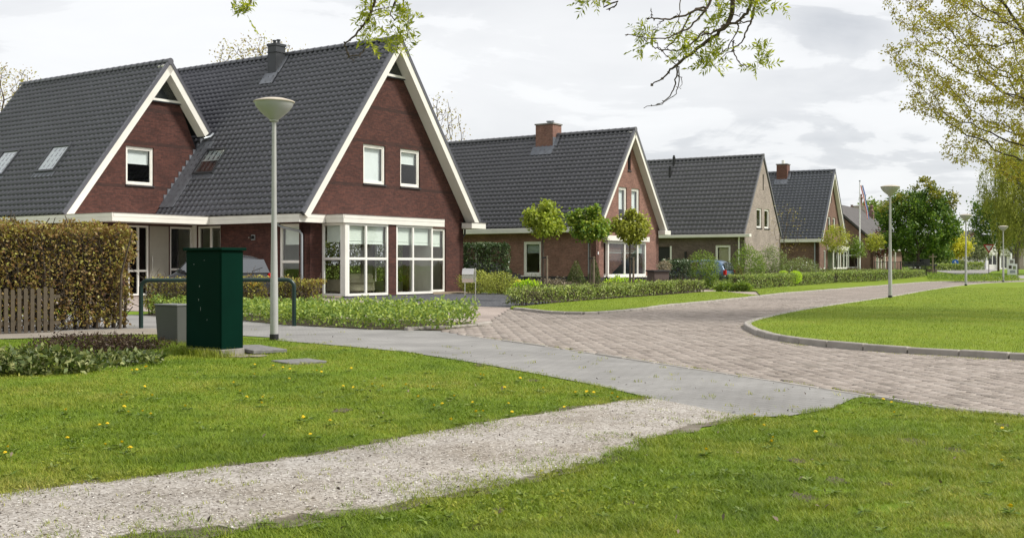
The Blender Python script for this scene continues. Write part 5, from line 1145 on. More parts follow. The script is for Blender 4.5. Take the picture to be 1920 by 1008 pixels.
def conifer(name, label, loc, r, h, n, size, mat):
    o = thing(name, label, 'conifer', loc); P = cone_pts(n, r, h); leaves('foliage', P, size, MT[mat], o, aspect=.3, up=.2, tipdir=np.array([0, 0, .7]))
    c_ = cone_pts(400, r * .8, h * .95); V, Fc = tubes(c_ * np.array([0, 0, 1]), c_, np.full(400, .008), np.full(400, .004), 3); npmesh('twigs', V, Fc, MT['stem'], o)
    mb = MB(); mb.tube([(0, 0, -.05), (0, 0, h * .8)], [.05, .015], 6); mb.build('trunk', MT['bark'], o); return o
# big beech hedge with bare stems low down
hedge('beech_hedge', 'tall brown green beech hedge with bare stems behind the picket fence', (-12.6, 19.5), (-7.75, 23.0), .95, 2.08, 30000, .062, 'beech', stems=70, wob=.12, shell=.17, z0=.10, stemr=.023)
o = leaves('beech_shoots', [], .05, MT['beech']) if False else None
hedge('young_hedge', 'low reddish young hedge behind the barrier, left of the cabinet', (-9.5, 28.9), (-6.3, 28.8), .5, .98, 4200, .06, 'young', stems=26, wob=.09, shell=.14, z0=.15, group='young reddish hedge plants')
hedge('young_hedge', 'low reddish young hedge behind the barrier, right of the cabinet', (-6.2, 28.8), (-4.95, 28.4), .5, .95, 2600, .06, 'young', stems=14, wob=.10, shell=.14, z0=.2, group='young reddish hedge plants')
# ground cover bed
n = 38000; xy = np.stack([rng.uniform(-9.7, -.5, n), rng.uniform(22, 31, n)], 1); xy = xy[pip(xy, bed)]
hh = .42 + .11 * fbm(xy, 1.6, 61); zz_ = np.clip(hh, .15, .7) * (1 - np.abs(rng.normal(0, .5, len(xy)))); P = np.concatenate([xy, np.clip(zz_, .02, .7)[:, None]], 1)
V, Fc = leaf_mesh(P, .078, .55, up=.6, tipdir=np.array([0, 0, .45]))
sp = xy[rng.choice(len(xy), 900)]; st_ = np.concatenate([sp, np.zeros((900, 1))], 1); en = st_ + np.stack([rng.normal(0, .06, 900), rng.normal(0, .06, 900), rng.uniform(.25, .52, 900)], 1)
tt = rng.uniform(.5, 1, (900, 9)); Q = (st_[:, None] + (en - st_)[:, None] * tt[..., None]).reshape(-1, 3); V2, F2 = leaf_mesh(Q, .07, .5, up=.5, tipdir=np.array([0, 0, .3]))
tag(npmesh('ground_cover', np.concatenate([V, V2]), np.concatenate([Fc, F2 + len(V)]), MT['cover']), 'bright green leafy ground cover in the bed along the footpath', 'ground cover', None, 'stuff')
# front left shrubs
sx = at(40, 15.6)
bush('barberry_shrub', 'dark purple brown barberry shrub at the left edge of the lawn', 'shrub', (-6.15, 16.3, -.08), (.95, .5, .20), 6000, .04, 'purple', 18, 26)
bush('barberry_shrub', 'thin dull purple barberry shrub right of the darker one', 'shrub', (-5.85, 17.4, -.08), (.62, .35, .17), 1700, .036, 'purple', 12, 22)
bush('variegated_shrub', 'cream and green variegated shrub low at the left picture edge', 'shrub', (-5.8, 13.7, -.08), (.78, .5, .20), 2600, .085, 'varieg', 16, 20)
bush('variegated_shrub', 'sparse pale variegated sprawling shrub beside the barberry', 'shrub', (-5.05, 14.8, -.06), (.5, .36, .12), 700, .08, 'varieg', 12, 14)
# garden of the second house
hedge('privet_hedge', 'loose low privet hedge along the verge before the second house', (.35, 34.6), (8.95, 52.0), .6, .58, 15000, .07, 'privet', stems=60, wob=.07, shell=.13, z0=.12, stemr=.014)
hedge('laurel_hedge', 'tall clipped dark laurel hedge between first and second house', at(868, 54), at(956, 54.5), 1.0, 2.32, 6500, .10, 'laurel', wob=.06, shell=.13, core=True)
hedge('laurel_hedge', 'tall laurel hedge along the far side of the first house, seen through its bay', hq[0], hq[1], .8, 2.7, 15000, .13, 'privet', wob=.06)
bush('yellow_shrub', 'olive yellow loose shrub beside the letter box', 'shrub', (*at(893, 50.5), 0), (.85, .5, .58), 2600, .075, 'yshrub', 14, 16)
bush('yellow_shrub', 'yellow green loose shrub right of the olive one, in front of the black car', 'shrub', (*at(938, 49.5), 0), (.85, .5, .55), 2600, .075, 'yshrub', 14, 16)
bush('lime_plant', 'bright lime green low plant before the second house side window', 'plant', (*at(990, 47.5), 0), (.75, .4, .36), 1500, .09, 'lime', 10, 8)
bush('grey_plant', 'grey purple low shrub under the second house side window', 'shrub', (*at(1030, 51), 0), (1.1, .45, .36), 1700, .07, 'greypurple', 12, 8)
bush('lime_plant', 'tall lime green plant beneath the third ball tree', 'plant', (*at(1163, 50), 0), (.75, .4, .42), 1400, .09, 'lime', 10, 10)
bush('lime_plant', 'lime green plant beside the bay of the second house', 'plant', (*at(1200, 52), 0), (.6, .35, .34), 1000, .09, 'lime', 10, 8)
conifer('cone_conifer', 'broad dark green cone conifer before the second house side wall', (*at(1080, 53.5), 0), .62, 1.5, 5200, .07, 'conifer')
conifer('cone_conifer', 'narrow dark green conifer at the corner of the second house', (*at(1114, 55), 0), .44, 1.65, 3800, .07, 'conifer')
pl = thing('brick_planter', 'square red brick garden pillar with capstone beside the second house', 'planter', (*at(1227, 56.5), 0), R(20))
mb = MB(); mb.box(0, 0, 0, .82, .8, .95); mb.build('pillar', MT['brickr'], pl); mb = MB(); mb.box(-.06, -.06, .952, .88, .86, 1.03); mb.build('coping', MT['plinth'], pl)
bush('potted_plant', 'pale dry plant growing above the red brick pillar', 'plant', (*at(1245, 58.2), .9), (.4, .35, .32), 700, .07, 'greypurple', 8, 6)
hedge('cherry_laurel', 'round clipped glossy dark shrub right of the brick pillar', at(1252, 59.5), at(1299, 59.8), 1.2, 1.52, 4200, .09, 'cherry', cat='shrub', wob=.1, shell=.15)
# three ball trees with stakes
def ball_tree(label, loc, mat, lumps, rr, n=3400):
    o = thing('ball_tree', label, 'tree', loc, 0, 'ball crowned trees before the second house')
    mb = MB(); mb.tube([(0, 0, -.1), (.01, 0, 1.2), (-.01, 0, 2.45), (0, 0, 2.9)], [.045, .04, .035, .02], 8)
    for k_ in range(9): a = k_ * 2.4; mb.tube([(0, 0, 2.3 + k_ * .05), (rr * .45 * math.cos(a), rr * .45 * math.sin(a), 2.65 + .06 * k_), (rr * .8 * math.cos(a), rr * .8 * math.sin(a), 2.8 + .1 * k_)], [.02, .012, .005], 5)
    mb.build('trunk', MT['bark'], o, smooth=True)
    P = [ellipsoid_pts(int(n * f_), c_, (s_, s_, s_ * .95), .35, 9, .5) for (c_, s_, f_) in lumps]; P = np.concatenate(P + [ellipsoid_pts(int(n * .3), lumps[0][0], (lumps[0][1] * .95,) * 3, .0)])
    leaves('crown', P, .125, MT[mat], o, aspect=.75, up=.4, tipdir=np.array([0, 0, -.25]))
    mb = MB(); mb.tube([(.14, -.1, -.1), (.14, -.1, 1.62)], .042, 8); mb.build('stake', MT['stake'], o)
    mb = MB(); mb.box(-.05, -.13, 1.52, .19, -.05, 1.58); mb.build('tie', MT['black'], o); return o
ball_tree('left ball tree, rounded yellow green crown, in front of the eaves', (*at(1018, 40.5), 0), 'ball', [((0, 0, 2.80), .56, .6), ((.1, 0, 3.22), .35, .2), ((-.35, 0, 3.0), .36, .2), ((.42, .1, 2.72), .34, .15)], .62)
ball_tree('middle ball tree, fresh green two horned crown', (*at(1106, 44), 0), 'ballgreen', [((.05, 0, 2.72), .52, .55), ((-.52, 0, 3.1), .36, .25), ((.15, 0, 3.35), .27, .16), ((.5, .1, 2.72), .40, .25), ((-.3, 0, 2.75), .4, .2)], .7)
ball_tree('right ball tree, bronze green crown, before the white bay', (*at(1181, 48), 0), 'ballbronze', [((0, 0, 2.75), .58, .6), ((-.5, 0, 3.0), .42, .25), ((.5, 0, 3.05), .42, .25), ((.1, 0, 3.42), .32, .16)], .7)
# garden of the third house
bush('forsythia_shrub', 'light green arching shrub in front of the blue estate car', 'shrub', (*at(1318, 60.8), 0), (.95, .8, 1.15), 4200, .085, 'bright', 22, 26, cs=.3)
bush('leafy_shrub', 'tall bright green shrub right of the blue estate car', 'shrub', (*at(1402, 64.5), 0), (1.05, .9, 1.3), 5200, .09, 'bright', 22, 20, cs=.34)
bush('leafy_shrub', 'tall duller olive shrub at the grey brown gable', 'shrub', (*at(1448, 68), 0), (.95, .8, 1.35), 4600, .085, 'olive', 22, 20, cs=.34)
bush('flowering_shrub', 'broad shrub dotted with white flowers behind the long hedge', 'shrub', (*at(1502, 74), 0), (1.3, .9, .98), 4600, .085, 'olive', 22, 14, extra=('blossom', 130, .085))
conifer('cone_conifer', 'rusty green small conifer left of the long clipped hedge', (*at(1385, 57.3), 0), .42, 1.35, 2600, .06, 'rustcon')
for lab, px in (('left one of two yellow clipped globe shrubs behind the hedge', 1469), ('right one of two yellow clipped globe shrubs behind the hedge', 1491)): bush('globe_shrub', lab, 'shrub', (*at(px, 66), .25), (.37, .37, .37), 1500, .05, 'lime', 0, 0, group='yellow globe shrubs') if False else None
for lab, px in (('left of two yellow clipped globe shrubs behind the hedge', 1469), ('right of two yellow clipped globe shrubs behind the hedge', 1491)):
    o = thing('globe_shrub', lab, 'shrub', (*at(px, 66), 0), 0, 'yellow globe shrubs'); leaves('foliage', ellipsoid_pts(1900, (0, 0, .58), (.40, .40, .38), .8), .05, MT['lime'], o, aspect=.5)
    mb = MB(); mb.tube([(0, 0, -.05), (0, 0, .5)], .03, 6); mb.build('stem', MT['bark'], o)
bush('box_shrub', 'low dark green mound shrub on the grass under the blue car', 'shrub', (*at(1360, 59.5), 0), (.62, .4, .3), 1500, .05, 'hedge3', 8, 5)
bush('hosta_clump', 'pale green hosta clump left of the rusty conifer', 'plant', (*at(1362, 54.5), 0), (.6, .35, .22), 500, .16, 'bright', 8, 0, group='hosta clumps at the verge')
bush('hosta_clump', 'pale green hosta clump at the end of the long hedge', 'plant', (*at(1393, 54.3), 0), (.45, .3, .24), 420, .16, 'bright', 8, 0, group='hosta clumps at the verge')
hedge('garden_hedge', 'dark low hedge just in front of the blue car', at(1338, 61.2), at(1380, 61.3), .6, .72, 1500, .07, 'laurel', wob=.05)
hedge('clipped_hedge', 'long clipped green hedge along the verge of the third house', (11.75, 56.3), (21.7, 75.9), 1.0, .80, 15000, .075, 'hedge3', wob=.03, shell=.09, group='clipped hedges along the kerb')
hedge('clipped_hedge', 'clipped green hedge before the fourth house and young trees', (22.3, 76.8), (35.8, 97.6), 1.0, .84, 14000, .085, 'hedge3', z=.03, wob=.03, shell=.09, group='clipped hedges along the kerb')
hedge('inner_hedge', 'thin second hedge strip close to the fourth house', at(1530, 85), at(1660, 90), .5, .95, 3500, .09, 'privet', wob=.04)
# tall perennials between street and far road
n = 16000; poly = [at(1742, 86), at(1800, 82.5), at(1880, 82.5), at(1912, 84), at(1905, 91), at(1800, 95), at(1738, 99)]; xy = np.stack([rng.uniform(25, 42, n * 2), rng.uniform(80, 100, n * 2)], 1); xy = xy[pip(xy, poly)][:n]
P = np.concatenate([xy, (np.array([gz(y) for y in xy[:, 1]]) + (.34 + .08 * fbm(xy, .9, 71)) * (1 - np.abs(rng.normal(0, .3, len(xy)))))[:, None]], 1)
V, Fc = leaf_mesh(P, .13, .35, up=.2, tipdir=np.array([0, 0, .6])); tag(npmesh('ground_cover', V, Fc, MT['bright']), 'tall fresh green ground cover between the street and the far road', 'ground cover', None, 'stuff')

# ================================================================== TREES
def crown_tree(name, label, loc, trunk_h, r, cz, mat, n, size, att_n=260, trunk_r=.16, step=.35, tip=.012, bark='bark', clumps=60, cs=.22, shell=.0, aspect=.6, group=None, cat='tree', lean=0, droop=-.1, leafy=1.0, kill=None):
    o = thing(name, label, cat, loc, 0, group); r = np.array(r, float); c_ = np.array([lean, 0, cz])
    att = ellipsoid_pts(att_n, c_, r * .93, .25); tr = [(lean * z / cz * .5, 0, z) for z in np.arange(-.1, max(trunk_h, .6), step)]
    nd, pr = colonize(tr, att, step, max(r) * 1.6, kill or step * 1.6, 90); rd = limb_radii(pr, tip); rd *= min(1.0, trunk_r / rd[0]) if rd[0] > trunk_r else 1.0
    limb_mesh('trunk', nd, pr, rd, MT[bark], o, 6, tip * 2.2)
    if n:
        cnt = np.bincount(pr[pr >= 0], minlength=len(nd)); tips = nd[(cnt == 0) | (rd < tip * 1.8)]; tips = tips[tips[:, 2] > cz - r[2] * 1.1]
        k1 = int(n * leafy); P = tips[rng.integers(0, len(tips), k1)] + rng.normal(0, cs, (k1, 3)) * np.array([1, 1, .8])
        leaves('crown', P, size, MT[mat], o, aspect=aspect, up=.5, tipdir=np.array([0, 0, droop]))
    return o
y_ = 104; crown_tree('chestnut_tree', 'round dense dark green chestnut tree beyond the fourth house', (*at(1721, y_), gz(y_)), 1.5, (4.0, 3.8, 3.75), 4.75, 'chestnut', 17000, .24, 300, .28, .4, .02, cs=.30, aspect=.7, kill=.6)
ch_ = bpy.data.objects['chestnut_tree']; leaves('crown', np.concatenate([ellipsoid_pts(520, (2.3, -1.6, 6.3), (1.3, 1.0, 1.2), .2, 7, .4), ellipsoid_pts(260, (.6, -2.2, 7.3), (1.0, .8, .8), .2, 5, .4), ellipsoid_pts(420, (-2.4, -1.0, 6.6), (1.5, 1.2, 1.0), .3, 6, .4), ellipsoid_pts(300, (.2, -1.0, 8.3), (1.2, 1.0, .6), .3, 5, .4)]), .23, MT['chestyellow'], ch_, aspect=.7)
y_ = 101; crown_tree('maple_tree', 'small yellow tinged maple crown at the right side of the chestnut', (*at(1768, y_), gz(y_)), 3.0, (1.3, 1.3, 1.7), 5.9, 'yellowtree', 1300, .2, 80, .1, .35, .014, cs=.25) if False else None
for lab, px, y_, r, cz, n in (('left young street tree, widest crown, before the fourth gable', 1567, 84, (1.25, 1.2, 1.35), 3.25, 2300), ('middle young street tree, greenest and smallest crown', 1607, 85.5, (.72, .7, 1.0), 2.55, 1200), ('right young street tree, bronze tinted crown beside the flagpole', 1640, 87, (.85, .8, 1.0), 2.9, 1500)):
    crown_tree('street_tree', lab, (*at(px, y_), gz(y_)), .9, r, cz, 'street' if px != 1607 else 'bright', n, .13, 120, .06, .2, .008, cs=.14, aspect=.5, group='young trees before the fourth house')
# great willow on the right
y_ = 108; wl = thing('willow_tree', 'large weeping willow with olive curtain foliage at the right edge', 'tree', (*at(1906, y_), gz(y_)))
att = ellipsoid_pts(420, (1.6, 0, 8.6), (5.6, 5.0, 5.2), .15); nd, pr = colonize([(0, 0, z) for z in np.arange(-.1, 2.6, .4)], att, .45, 9, .8, 90); rd = limb_radii(pr, .025); rd *= min(1, .6 / rd[0]); limb_mesh('trunk', nd, pr, rd, MT['barkpale'], wl, 8, .05)
tips = nd[(rd < .06) & (nd[:, 2] > 4)]; ns = 2700; s0 = tips[rng.integers(0, len(tips), ns)] + rng.normal(0, .3, (ns, 3)); ln_ = rng.uniform(.8, 3.8, ns); ln_ = np.minimum(ln_, s0[:, 2] - 1.6); tt = rng.uniform(0, 1, (ns, 22))
sw = rng.normal(0, .12, (ns, 2)); P = s0[:, None, :] + np.stack([sw[:, 0:1] * tt * 2, sw[:, 1:2] * tt * 2, -ln_[:, None] * tt], 2); P = P.reshape(-1, 3) + rng.normal(0, .05, (ns * 22, 3))
leaves('crown', P, .22, MT['willow'], wl, aspect=.28, tipdir=np.array([0, 0, -1.6]), spread=.8)
y_ = 122; crown_tree('dark_tree', 'dark leafy tree showing through behind the willow trunk', (*at(1872, y_), gz(y_)), 1.6, (3.2, 3, 3.2), 5.2, 'chestnut', 8000, .26, 160, .25, .5, .025, cs=.45)
# large bronze leaved oak whose limbs reach in from the right
ok_ = thing('oak_tree', 'spreading oak with bronze young leaves reaching in from the right edge', 'tree', (15.8, 27.5, .08))
att = np.concatenate([ellipsoid_pts(2600, (0, 0, 7.6), (6.9, 4.6, 5.2), .22), ellipsoid_pts(750, (-3.6, -.6, 6.2), (3.0, 2.6, 3.0), .0), ellipsoid_pts(420, (-2.2, 0, 4.5), (2.7, 2.2, 1.5), .0)])
att = att[att[:, 0] < 2.5]
nd, pr = colonize([(0, 0, z) for z in np.arange(-.1, 3.4, .3)] + [], att, .26, 8, .42, 120, .22, -.06); rd = limb_radii(pr, .0062, 2.08); rd *= min(1, .38 / rd[0]); rd = np.maximum(rd, .0055); limb_mesh('trunk', nd, pr, rd, MT['bark'], ok_, 7, .012)
cnt = np.bincount(pr[pr >= 0], minlength=len(nd)); tw = nd[(rd < .015)]; k1 = 90000
P = tw[rng.integers(0, len(tw), k1)]; c8 = rng.normal(0, .10, (len(tw), 3)); P = P + rng.normal(0, .075, (k1, 3)); leaves('crown', P, .070, MT['oak'], ok_, aspect=.5, up=.2, tipdir=np.array([0, 0, -.5]))
# bare spring trees behind the houses
def bare_tree(label, px, y_, r, cz, zoff=0, leafn=900, mat='bareleaf', att_n=900, size=.17, tip=.012, name='bare_tree'):
    return crown_tree(name, label, (*at(px, y_), 0), cz - r[2] * .9, r, cz, mat, int(leafn * 1.7), size, int(att_n * 1.3), .3, .5, tip * 1.5, 'twig', cs=.3, kill=.62, group='bare spring trees behind the houses')
bare_tree('thinly leafed bare tree behind the roofs at the far left', 15, 78, (3.2, 3, 4.6), 11.2, leafn=1700, att_n=900)
bare_tree('pale bare tree showing over the ridge beside the slim chimney', 490, 85, (5.0, 4, 3.9), 14.8, leafn=2100, att_n=1400)
bare_tree('grey bare tree between the first and the second house', 815, 82, (2.6, 2.4, 4.6), 9.6, leafn=500, att_n=900)
bare_tree('grey bare tree between the third and the fourth house roofs', 1475, 74, (1.1, 1, 2.2), 3.6, leafn=120, att_n=300, size=.09, tip=.007)
y_ = 92; crown_tree('copper_beech', 'dark red copper beech top above the third roof', (*at(1212, y_), 0), 4, (1.6, 1.6, 2.6), 7.4, 'copper', 1500, .2, 90, .15, .4, .015, cs=.3)
y_ = 113; crown_tree('copper_beech', 'dark red copper beech between old house and chestnut', (*at(1655, y_), gz(y_)), 1.2, (1.2, 1.2, 1.8), 2.9, 'copper', 1800, .2, 90, .15, .4, .015, cs=.3)
# far right background
def far_tree(label, px, y_, r, cz, mat, n, size=.34): crown_tree('far_tree', label, (*at(px, y_), gz(y_)), cz - r[2] * .7, r, cz, mat, n, size, 110, .16, .5, .02, cs=.4, group='trees beyond the far road')
far_tree('bright yellow leafed tree beyond the far road', 1790, 150, (2.5, 2.4, 2.1), 3.1, 'yellowtree', 3800)
far_tree('grey green tree right of the yellow tree beyond the road', 1833, 158, (2.0, 2, 2.0), 2.9, 'greygreen', 1900)
far_tree('plain green tree behind the small shelter', 1752, 140, (2.4, 2.4, 2.0), 2.7, 'chestnut', 3600)
far_tree('fresh green tree behind the old house', 1637, 150, (3.4, 3, 3.2), 6.8, 'bright', 4200)
hedge('far_hedge', 'dark evergreen hedge block under the yellow tree', at(1735, 142), at(1812, 142), 1.5, 1.15, 3000, .2, 'olive', z=.6, wob=.05, core=False)
hedge('far_hedge', 'lower far hedge left part along the far road', at(1742, 134), at(1806, 136), 1.0, .75, 2400, .2, 'hedge3', z=.6, wob=.05, core=False)
hedge('far_hedge', 'far hedge in front of the white columned house', at(1806, 146), at(1846, 148), 1.0, .95, 1800, .2, 'hedge3', z=.6, wob=.05, core=False)
def far_house(label, px, y_, rz, W_, D_, eave, ridge_, wallmat, holes=()):
    o = thing('far_house', label, 'house', (*at(px, y_), gz(y_)), R(rz)); ws = [MT[wallmat], MT['plaster']]
    wall('wall', o, 'y', 0, [(0, 0), (W_, 0), (W_, eave), (W_ / 2, ridge_), (0, eave)], list(holes), ws); wall('wall', o, 'x', 0, [(0, 0), (D_, 0), (D_, eave), (0, eave)], [], ws); wall('wall', o, 'x', W_, [(0, 0), (D_, 0), (D_, eave), (0, eave)], [], ws, -1); wall('wall', o, 'y', D_, [(0, 0), (W_, 0), (W_, eave), (W_ / 2, ridge_), (0, eave)], [], ws, -1)
    mb = MB(); slope_box(mb, -.4, eave - .3, W_ / 2, ridge_ + .15, -.3, D_ + .3, 0, .2); slope_box(mb, W_ + .4, eave - .3, W_ / 2, ridge_ + .15, -.3, D_ + .3, 0, .2); mb.build('roof', MT['slate'], o)
    for h in holes: window(o, Face('y', 0), *[h[0], h[2], h[1], h[3]], mull=((h[0] + h[2]) / 2,), fw=.12)
    return o
fh = far_house('low white columned house beyond the junction', 1846, 172, 12, 4.6, 9, 2.5, 4.9, 'plaster', [(.6, .6, 2.2, 2.2), (2.8, .1, 4.0, 2.2)])
for x in (.1, 2.35, 4.3): mb = MB(); mb.box(x, -.25, 0, x + .25, -.02, 2.5); mb.build('column', MT['flagwhite'], fh)
far_house('red brown far house right of the white columned one', 1880, 180, 8, 6.5, 9, 2.9, 5.2, 'brick2', [(.8, .5, 2.2, 2.3), (3.6, .5, 5.6, 2.3)])
far_house('dark roofed distant house peeping between chestnut and willow', 1796, 225, 10, 7, 12, 5.2, 7.2, 'brick4', [(1, 1, 2.5, 2.5), (4, 3.4, 6, 4.8)])
far_house('low pale far house behind the grey green tree', 1812, 190, 6, 6, 8, 2.2, 4.2, 'brick3', [(1.5, .5, 3.6, 1.9)])
far_house('pinkish brick far house at the right picture edge', 1908, 175, 4, 7, 9, 3.2, 5.8, 'brick3', [(1, .5, 2.2, 2.3), (3, .5, 4.4, 2.3)])
hedge('backdrop_hedge', 'long dark belt of trees closing the view beyond the far houses', at(1500, 320), at(2600, 300), 8, 5.5, 40000, 1.3, 'olive', cat='tree belt', z=.3, wob=.6, shell=1.2, core=False)['kind'] = 'stuff'

for lab, x, y, r_ in (('unseen tree added for shade behind the viewer, left one', -19, -5, 5.2), ('unseen tree added for shade behind the viewer, middle one', -10, -15, 6.0), ('unseen tree added for shade behind the viewer, right one', 1.5, -19, 5.6), ('unseen tree added for shade at the left of the viewer', -27, 6, 4.6)):
    crown_tree('added_shade_tree', lab, (x, y, 0), 2.0, (r_, r_, 5.2), 7.4, 'chestnut', 7000, .45, 90, .3, .6, .03, cs=.7, group='unseen trees added for shade behind the viewer')  # out of view, added to darken the walls and cabinet sides facing them
# ash tree: trunk behind the camera, drooping twigs in front of it
ash = thing('ash_tree', 'ash tree with drooping twigs of fresh pinnate leaves overhead', 'tree', (2.2, -4.0, 0))
AO = np.array([2.2, -4.0, 0])
def pw(px, py, d): return np.array([(px - CX_) / F_ * d, d, zat(py, d)]) - AO
mbk = MB(); mbk.tube([(0, 0, -.1), (.05, .05, 1.5), (.0, .2, 3.2), (-.05, .6, 4.6), (.0, 1.2, 6.0)], [.24, .2, .18, .15, .11], 12)
mbk.tube([(-.02, .4, 4.2), (.0, 2.5, 5.3), (.1, 5.5, 5.6), (.2, 8.5, 5.2), (.15, 10.6, 4.6)], [.11, .09, .07, .05, .035], 10)
mbk.tube([(-.02, .5, 4.4), (-1.4, 2.8, 5.2), (-2.4, 6.0, 5.3), (-3.1, 9.0, 4.9), (-3.2, 10.8, 4.35)], [.09, .08, .06, .045, .03], 10)
mbk.tube([(-2.4, 6.0, 5.3), (-3.4, 8.0, 5.0), (-4.0, 10.6, 4.2)], [.05, .04, .02], 8)
clusters = []
def twig(pts, r0, r1, d, conn=None, dv=0.0, leaf_at=()):
    P = [pw(x, y, d + dv * i / max(1, len(pts) - 1)) for i, (x, y) in enumerate(pts)]
    if conn is not None: P = [np.array(conn)] + P
    Q = [np.array(p) for p in smoothline(P, 4)]; Q = [q + rng.normal(0, .004, 3) for q in Q]; k_ = len(Q)
    mbk.tube([tuple(q) for q in Q], [r0 + (r1 - r0) * i / (k_ - 1) for i in range(k_)], 6)
    for q in Q[2::3]: mbk.tube([tuple(q), tuple(q + rng.normal(0, .012, 3))], [r0 * .5 + r1 * .5 + .0015, .001], 4)
    for (x, y, nl, sp) in leaf_at: clusters.append((pw(x, y, d + dv * .6), nl, sp))
L2 = (.2, 8.5, 5.2); L3 = (-3.1, 9.0, 4.9); E1 = (.15, 10.6, 4.6)
D = 7.4
twig([(1400, -160), (1375, 5), (1362, 45), (1335, 70), (1300, 98), (1270, 122), (1258, 132), (1240, 148), (1220, 161)], .020, .0035, D, E1, .2, [(1345, 40, 26, .16), (1340, 15, 22, .14), (1335, 68, 10, .09)])
twig([(1272, 122), (1268, 150), (1258, 175), (1240, 194), (1207, 201)], .006, .002, D + .15); twig([(1273, 124), (1272, 160), (1262, 180), (1230, 197)], .004, .002, D + .12); twig([(1273, 140), (1279, 150), (1275, 166)], .003, .0015, D + .15)
twig([(1345, -60), (1330, 6), (1322, 17), (1300, 22), (1270, 33), (1245, 36), (1222, 34), (1215, 35)], .010, .003, D - .2, None, -.1); twig([(1221, 33), (1222, 24), (1220, 18)], .003, .0015, D - .3); twig([(1243, 37), (1236, 48), (1225, 56)], .004, .0015, D - .3)
twig([(1325, 14), (1300, 20), (1282, 52), (1262, 78), (1245, 90)], .008, .003, D - .15, None, 0, [(1262, 84, 10, .08), (1285, 60, 8, .08)]); twig([(1322, 20), (1300, 45), (1285, 55), (1262, 66), (1235, 73), (1205, 70), (1172, 65)], .007, .002, D - .2, None, -.1, [(1208, 60, 14, .09), (1225, 66, 8, .07), (1207, 85, 10, .06)])
twig([(1205, 72), (1225, 86), (1240, 93), (1258, 94), (1275, 93), (1300, 80), (1322, 55)], .003, .005, D - .1, None, 0, [(1272, 85, 10, .08), (1274, 105, 10, .06)]); twig([(1228, 76), (1238, 90), (1253, 108), (1268, 121)], .003, .003, D, None, 0, [(1238, 97, 3, .03)])
twig([(1430, -120), (1408, 8), (1395, 28), (1383, 40), (1360, 48), (1340, 60), (1315, 66)], .013, .006, D, E1, 0, [(1395, 5, 22, .12), (1415, 8, 16, .1), (1310, 75, 14, .1)])
twig([(1425, -40), (1414, 20), (1408, 40), (1400, 62), (1387, 82), (1370, 95), (1350, 112)], .009, .002, D + .1, None, 0, [(1335, 118, 20, .08), (1338, 105, 14, .08), (1330, 95, 10, .07)]); twig([(1383, 42), (1383, 58), (1372, 78), (1362, 92), (1348, 102)], .005, .002, D)
twig([(1376, 75), (1376, 98), (1384, 115), (1398, 124), (1409, 125)], .005, .002, D + .1, None, 0, [(1432, 102, 12, .08), (1424, 125, 12, .06), (1415, 120, 8, .05)])
twig([(1300, 90), (1312, 110), (1320, 120)], .003, .0015, D, None, 0, [(1322, 122, 12, .07)]); twig([(1368, 24), (1385, 30), (1394, 24)], .004, .002, D); twig([(1408, 40), (1390, 42), (1372, 45), (1366, 39)], .005, .003, D); twig([(1280, -60), (1277, 0), (1274, 30), (1267, 48), (1257, 65)], .004, .0015, D - .4)
twig([(1170, -40), (1158, 4), (1148, 14), (1142, 20)], .007, .003, D - .6, E1, 0, []); twig([(1120, -60), (1116, -8)], .006, .003, D - .6, E1, 0, [(1118, 2, 16, .12), (1098, 6, 8, .06), (1148, -4, 8, .08)]); twig([(1470, -80), (1440, -5)], .006, .003, D, E1, 0, [(1440, 2, 12, .12), (1405, 12, 14, .1)])
twig([(760, -150), (725, -40), (703, 0), (698, 15), (690, 35), (675, 55), (660, 72), (647, 82)], .013, .005, D, (-3.2, 10.8, 4.35), .1, [(695, 15, 22, .10), (683, 22, 12, .08), (702, 30, 14, .06)])
twig([(647, 80), (648, 94), (656, 104), (672, 103), (680, 98), (684, 88)], .006, .003, D + .1, None, 0, [(690, 68, 12, .07), (692, 84, 10, .06), (680, 72, 6, .05)]); twig([(652, 102), (657, 110), (664, 114)], .003, .0015, D + .1)
twig([(770, -140), (750, -20), (740, 4), (736, 16), (733, 30), (742, 36)], .008, .003, D - .1, (-3.2, 10.8, 4.35), 0, [(742, 30, 16, .08), (768, 40, 16, .09), (735, 20, 10, .07)])
twig([(758, -5), (756, 10), (760, 25), (766, 45), (766, 60), (757, 78), (745, 84)], .005, .002, D - .05, None, 0, [(740, 86, 18, .10), (750, 78, 10, .08), (732, 80, 10, .06), (762, 32, 8, .07)]); twig([(698, 22), (715, 16), (730, 12)], .004, .002, D)
twig([(485, -120), (473, -5), (465, 12), (460, 20)], .007, .004, D + .2, (-4.0, 10.6, 4.2), 0, [(452, 14, 14, .08), (464, 26, 10, .06), (455, 4, 8, .07)])
mbk.build('trunk', MT['twig'], ash, smooth=True)
P_, T_ = [], []; stA, stB = [], []
for c_, nl, sp in clusters:
    for _ in range(max(1, int(nl * .62))):
        base = c_ + rng.normal(0, sp * .28, 3); d_ = unit(rng.normal(size=3) + np.array([0, 0, .25])); ln_ = rng.uniform(.06, .14); sd = unit(np.cross(d_, rng.normal(size=3)))
        stA.append(base); stB.append(base + d_ * ln_)
        for j in range(4):
            for s_ in (-1, 1): P_.append(base + d_ * ln_ * (.3 + .2 * j)); T_.append(unit(d_ * .75 + s_ * sd))
        P_.append(base + d_ * ln_); T_.append(d_)
V, Fc = leaf_mesh(np.array(P_), .038, .32, tipdir=np.array(T_) * 3, spread=.35)
V2, F2 = tubes(stA, stB, np.full(len(stA), .0012), np.full(len(stA), .0008), 3); npmesh('foliage', np.concatenate([V, V2]), np.concatenate([Fc, F2 + len(V)]), MT['ash'], ash)

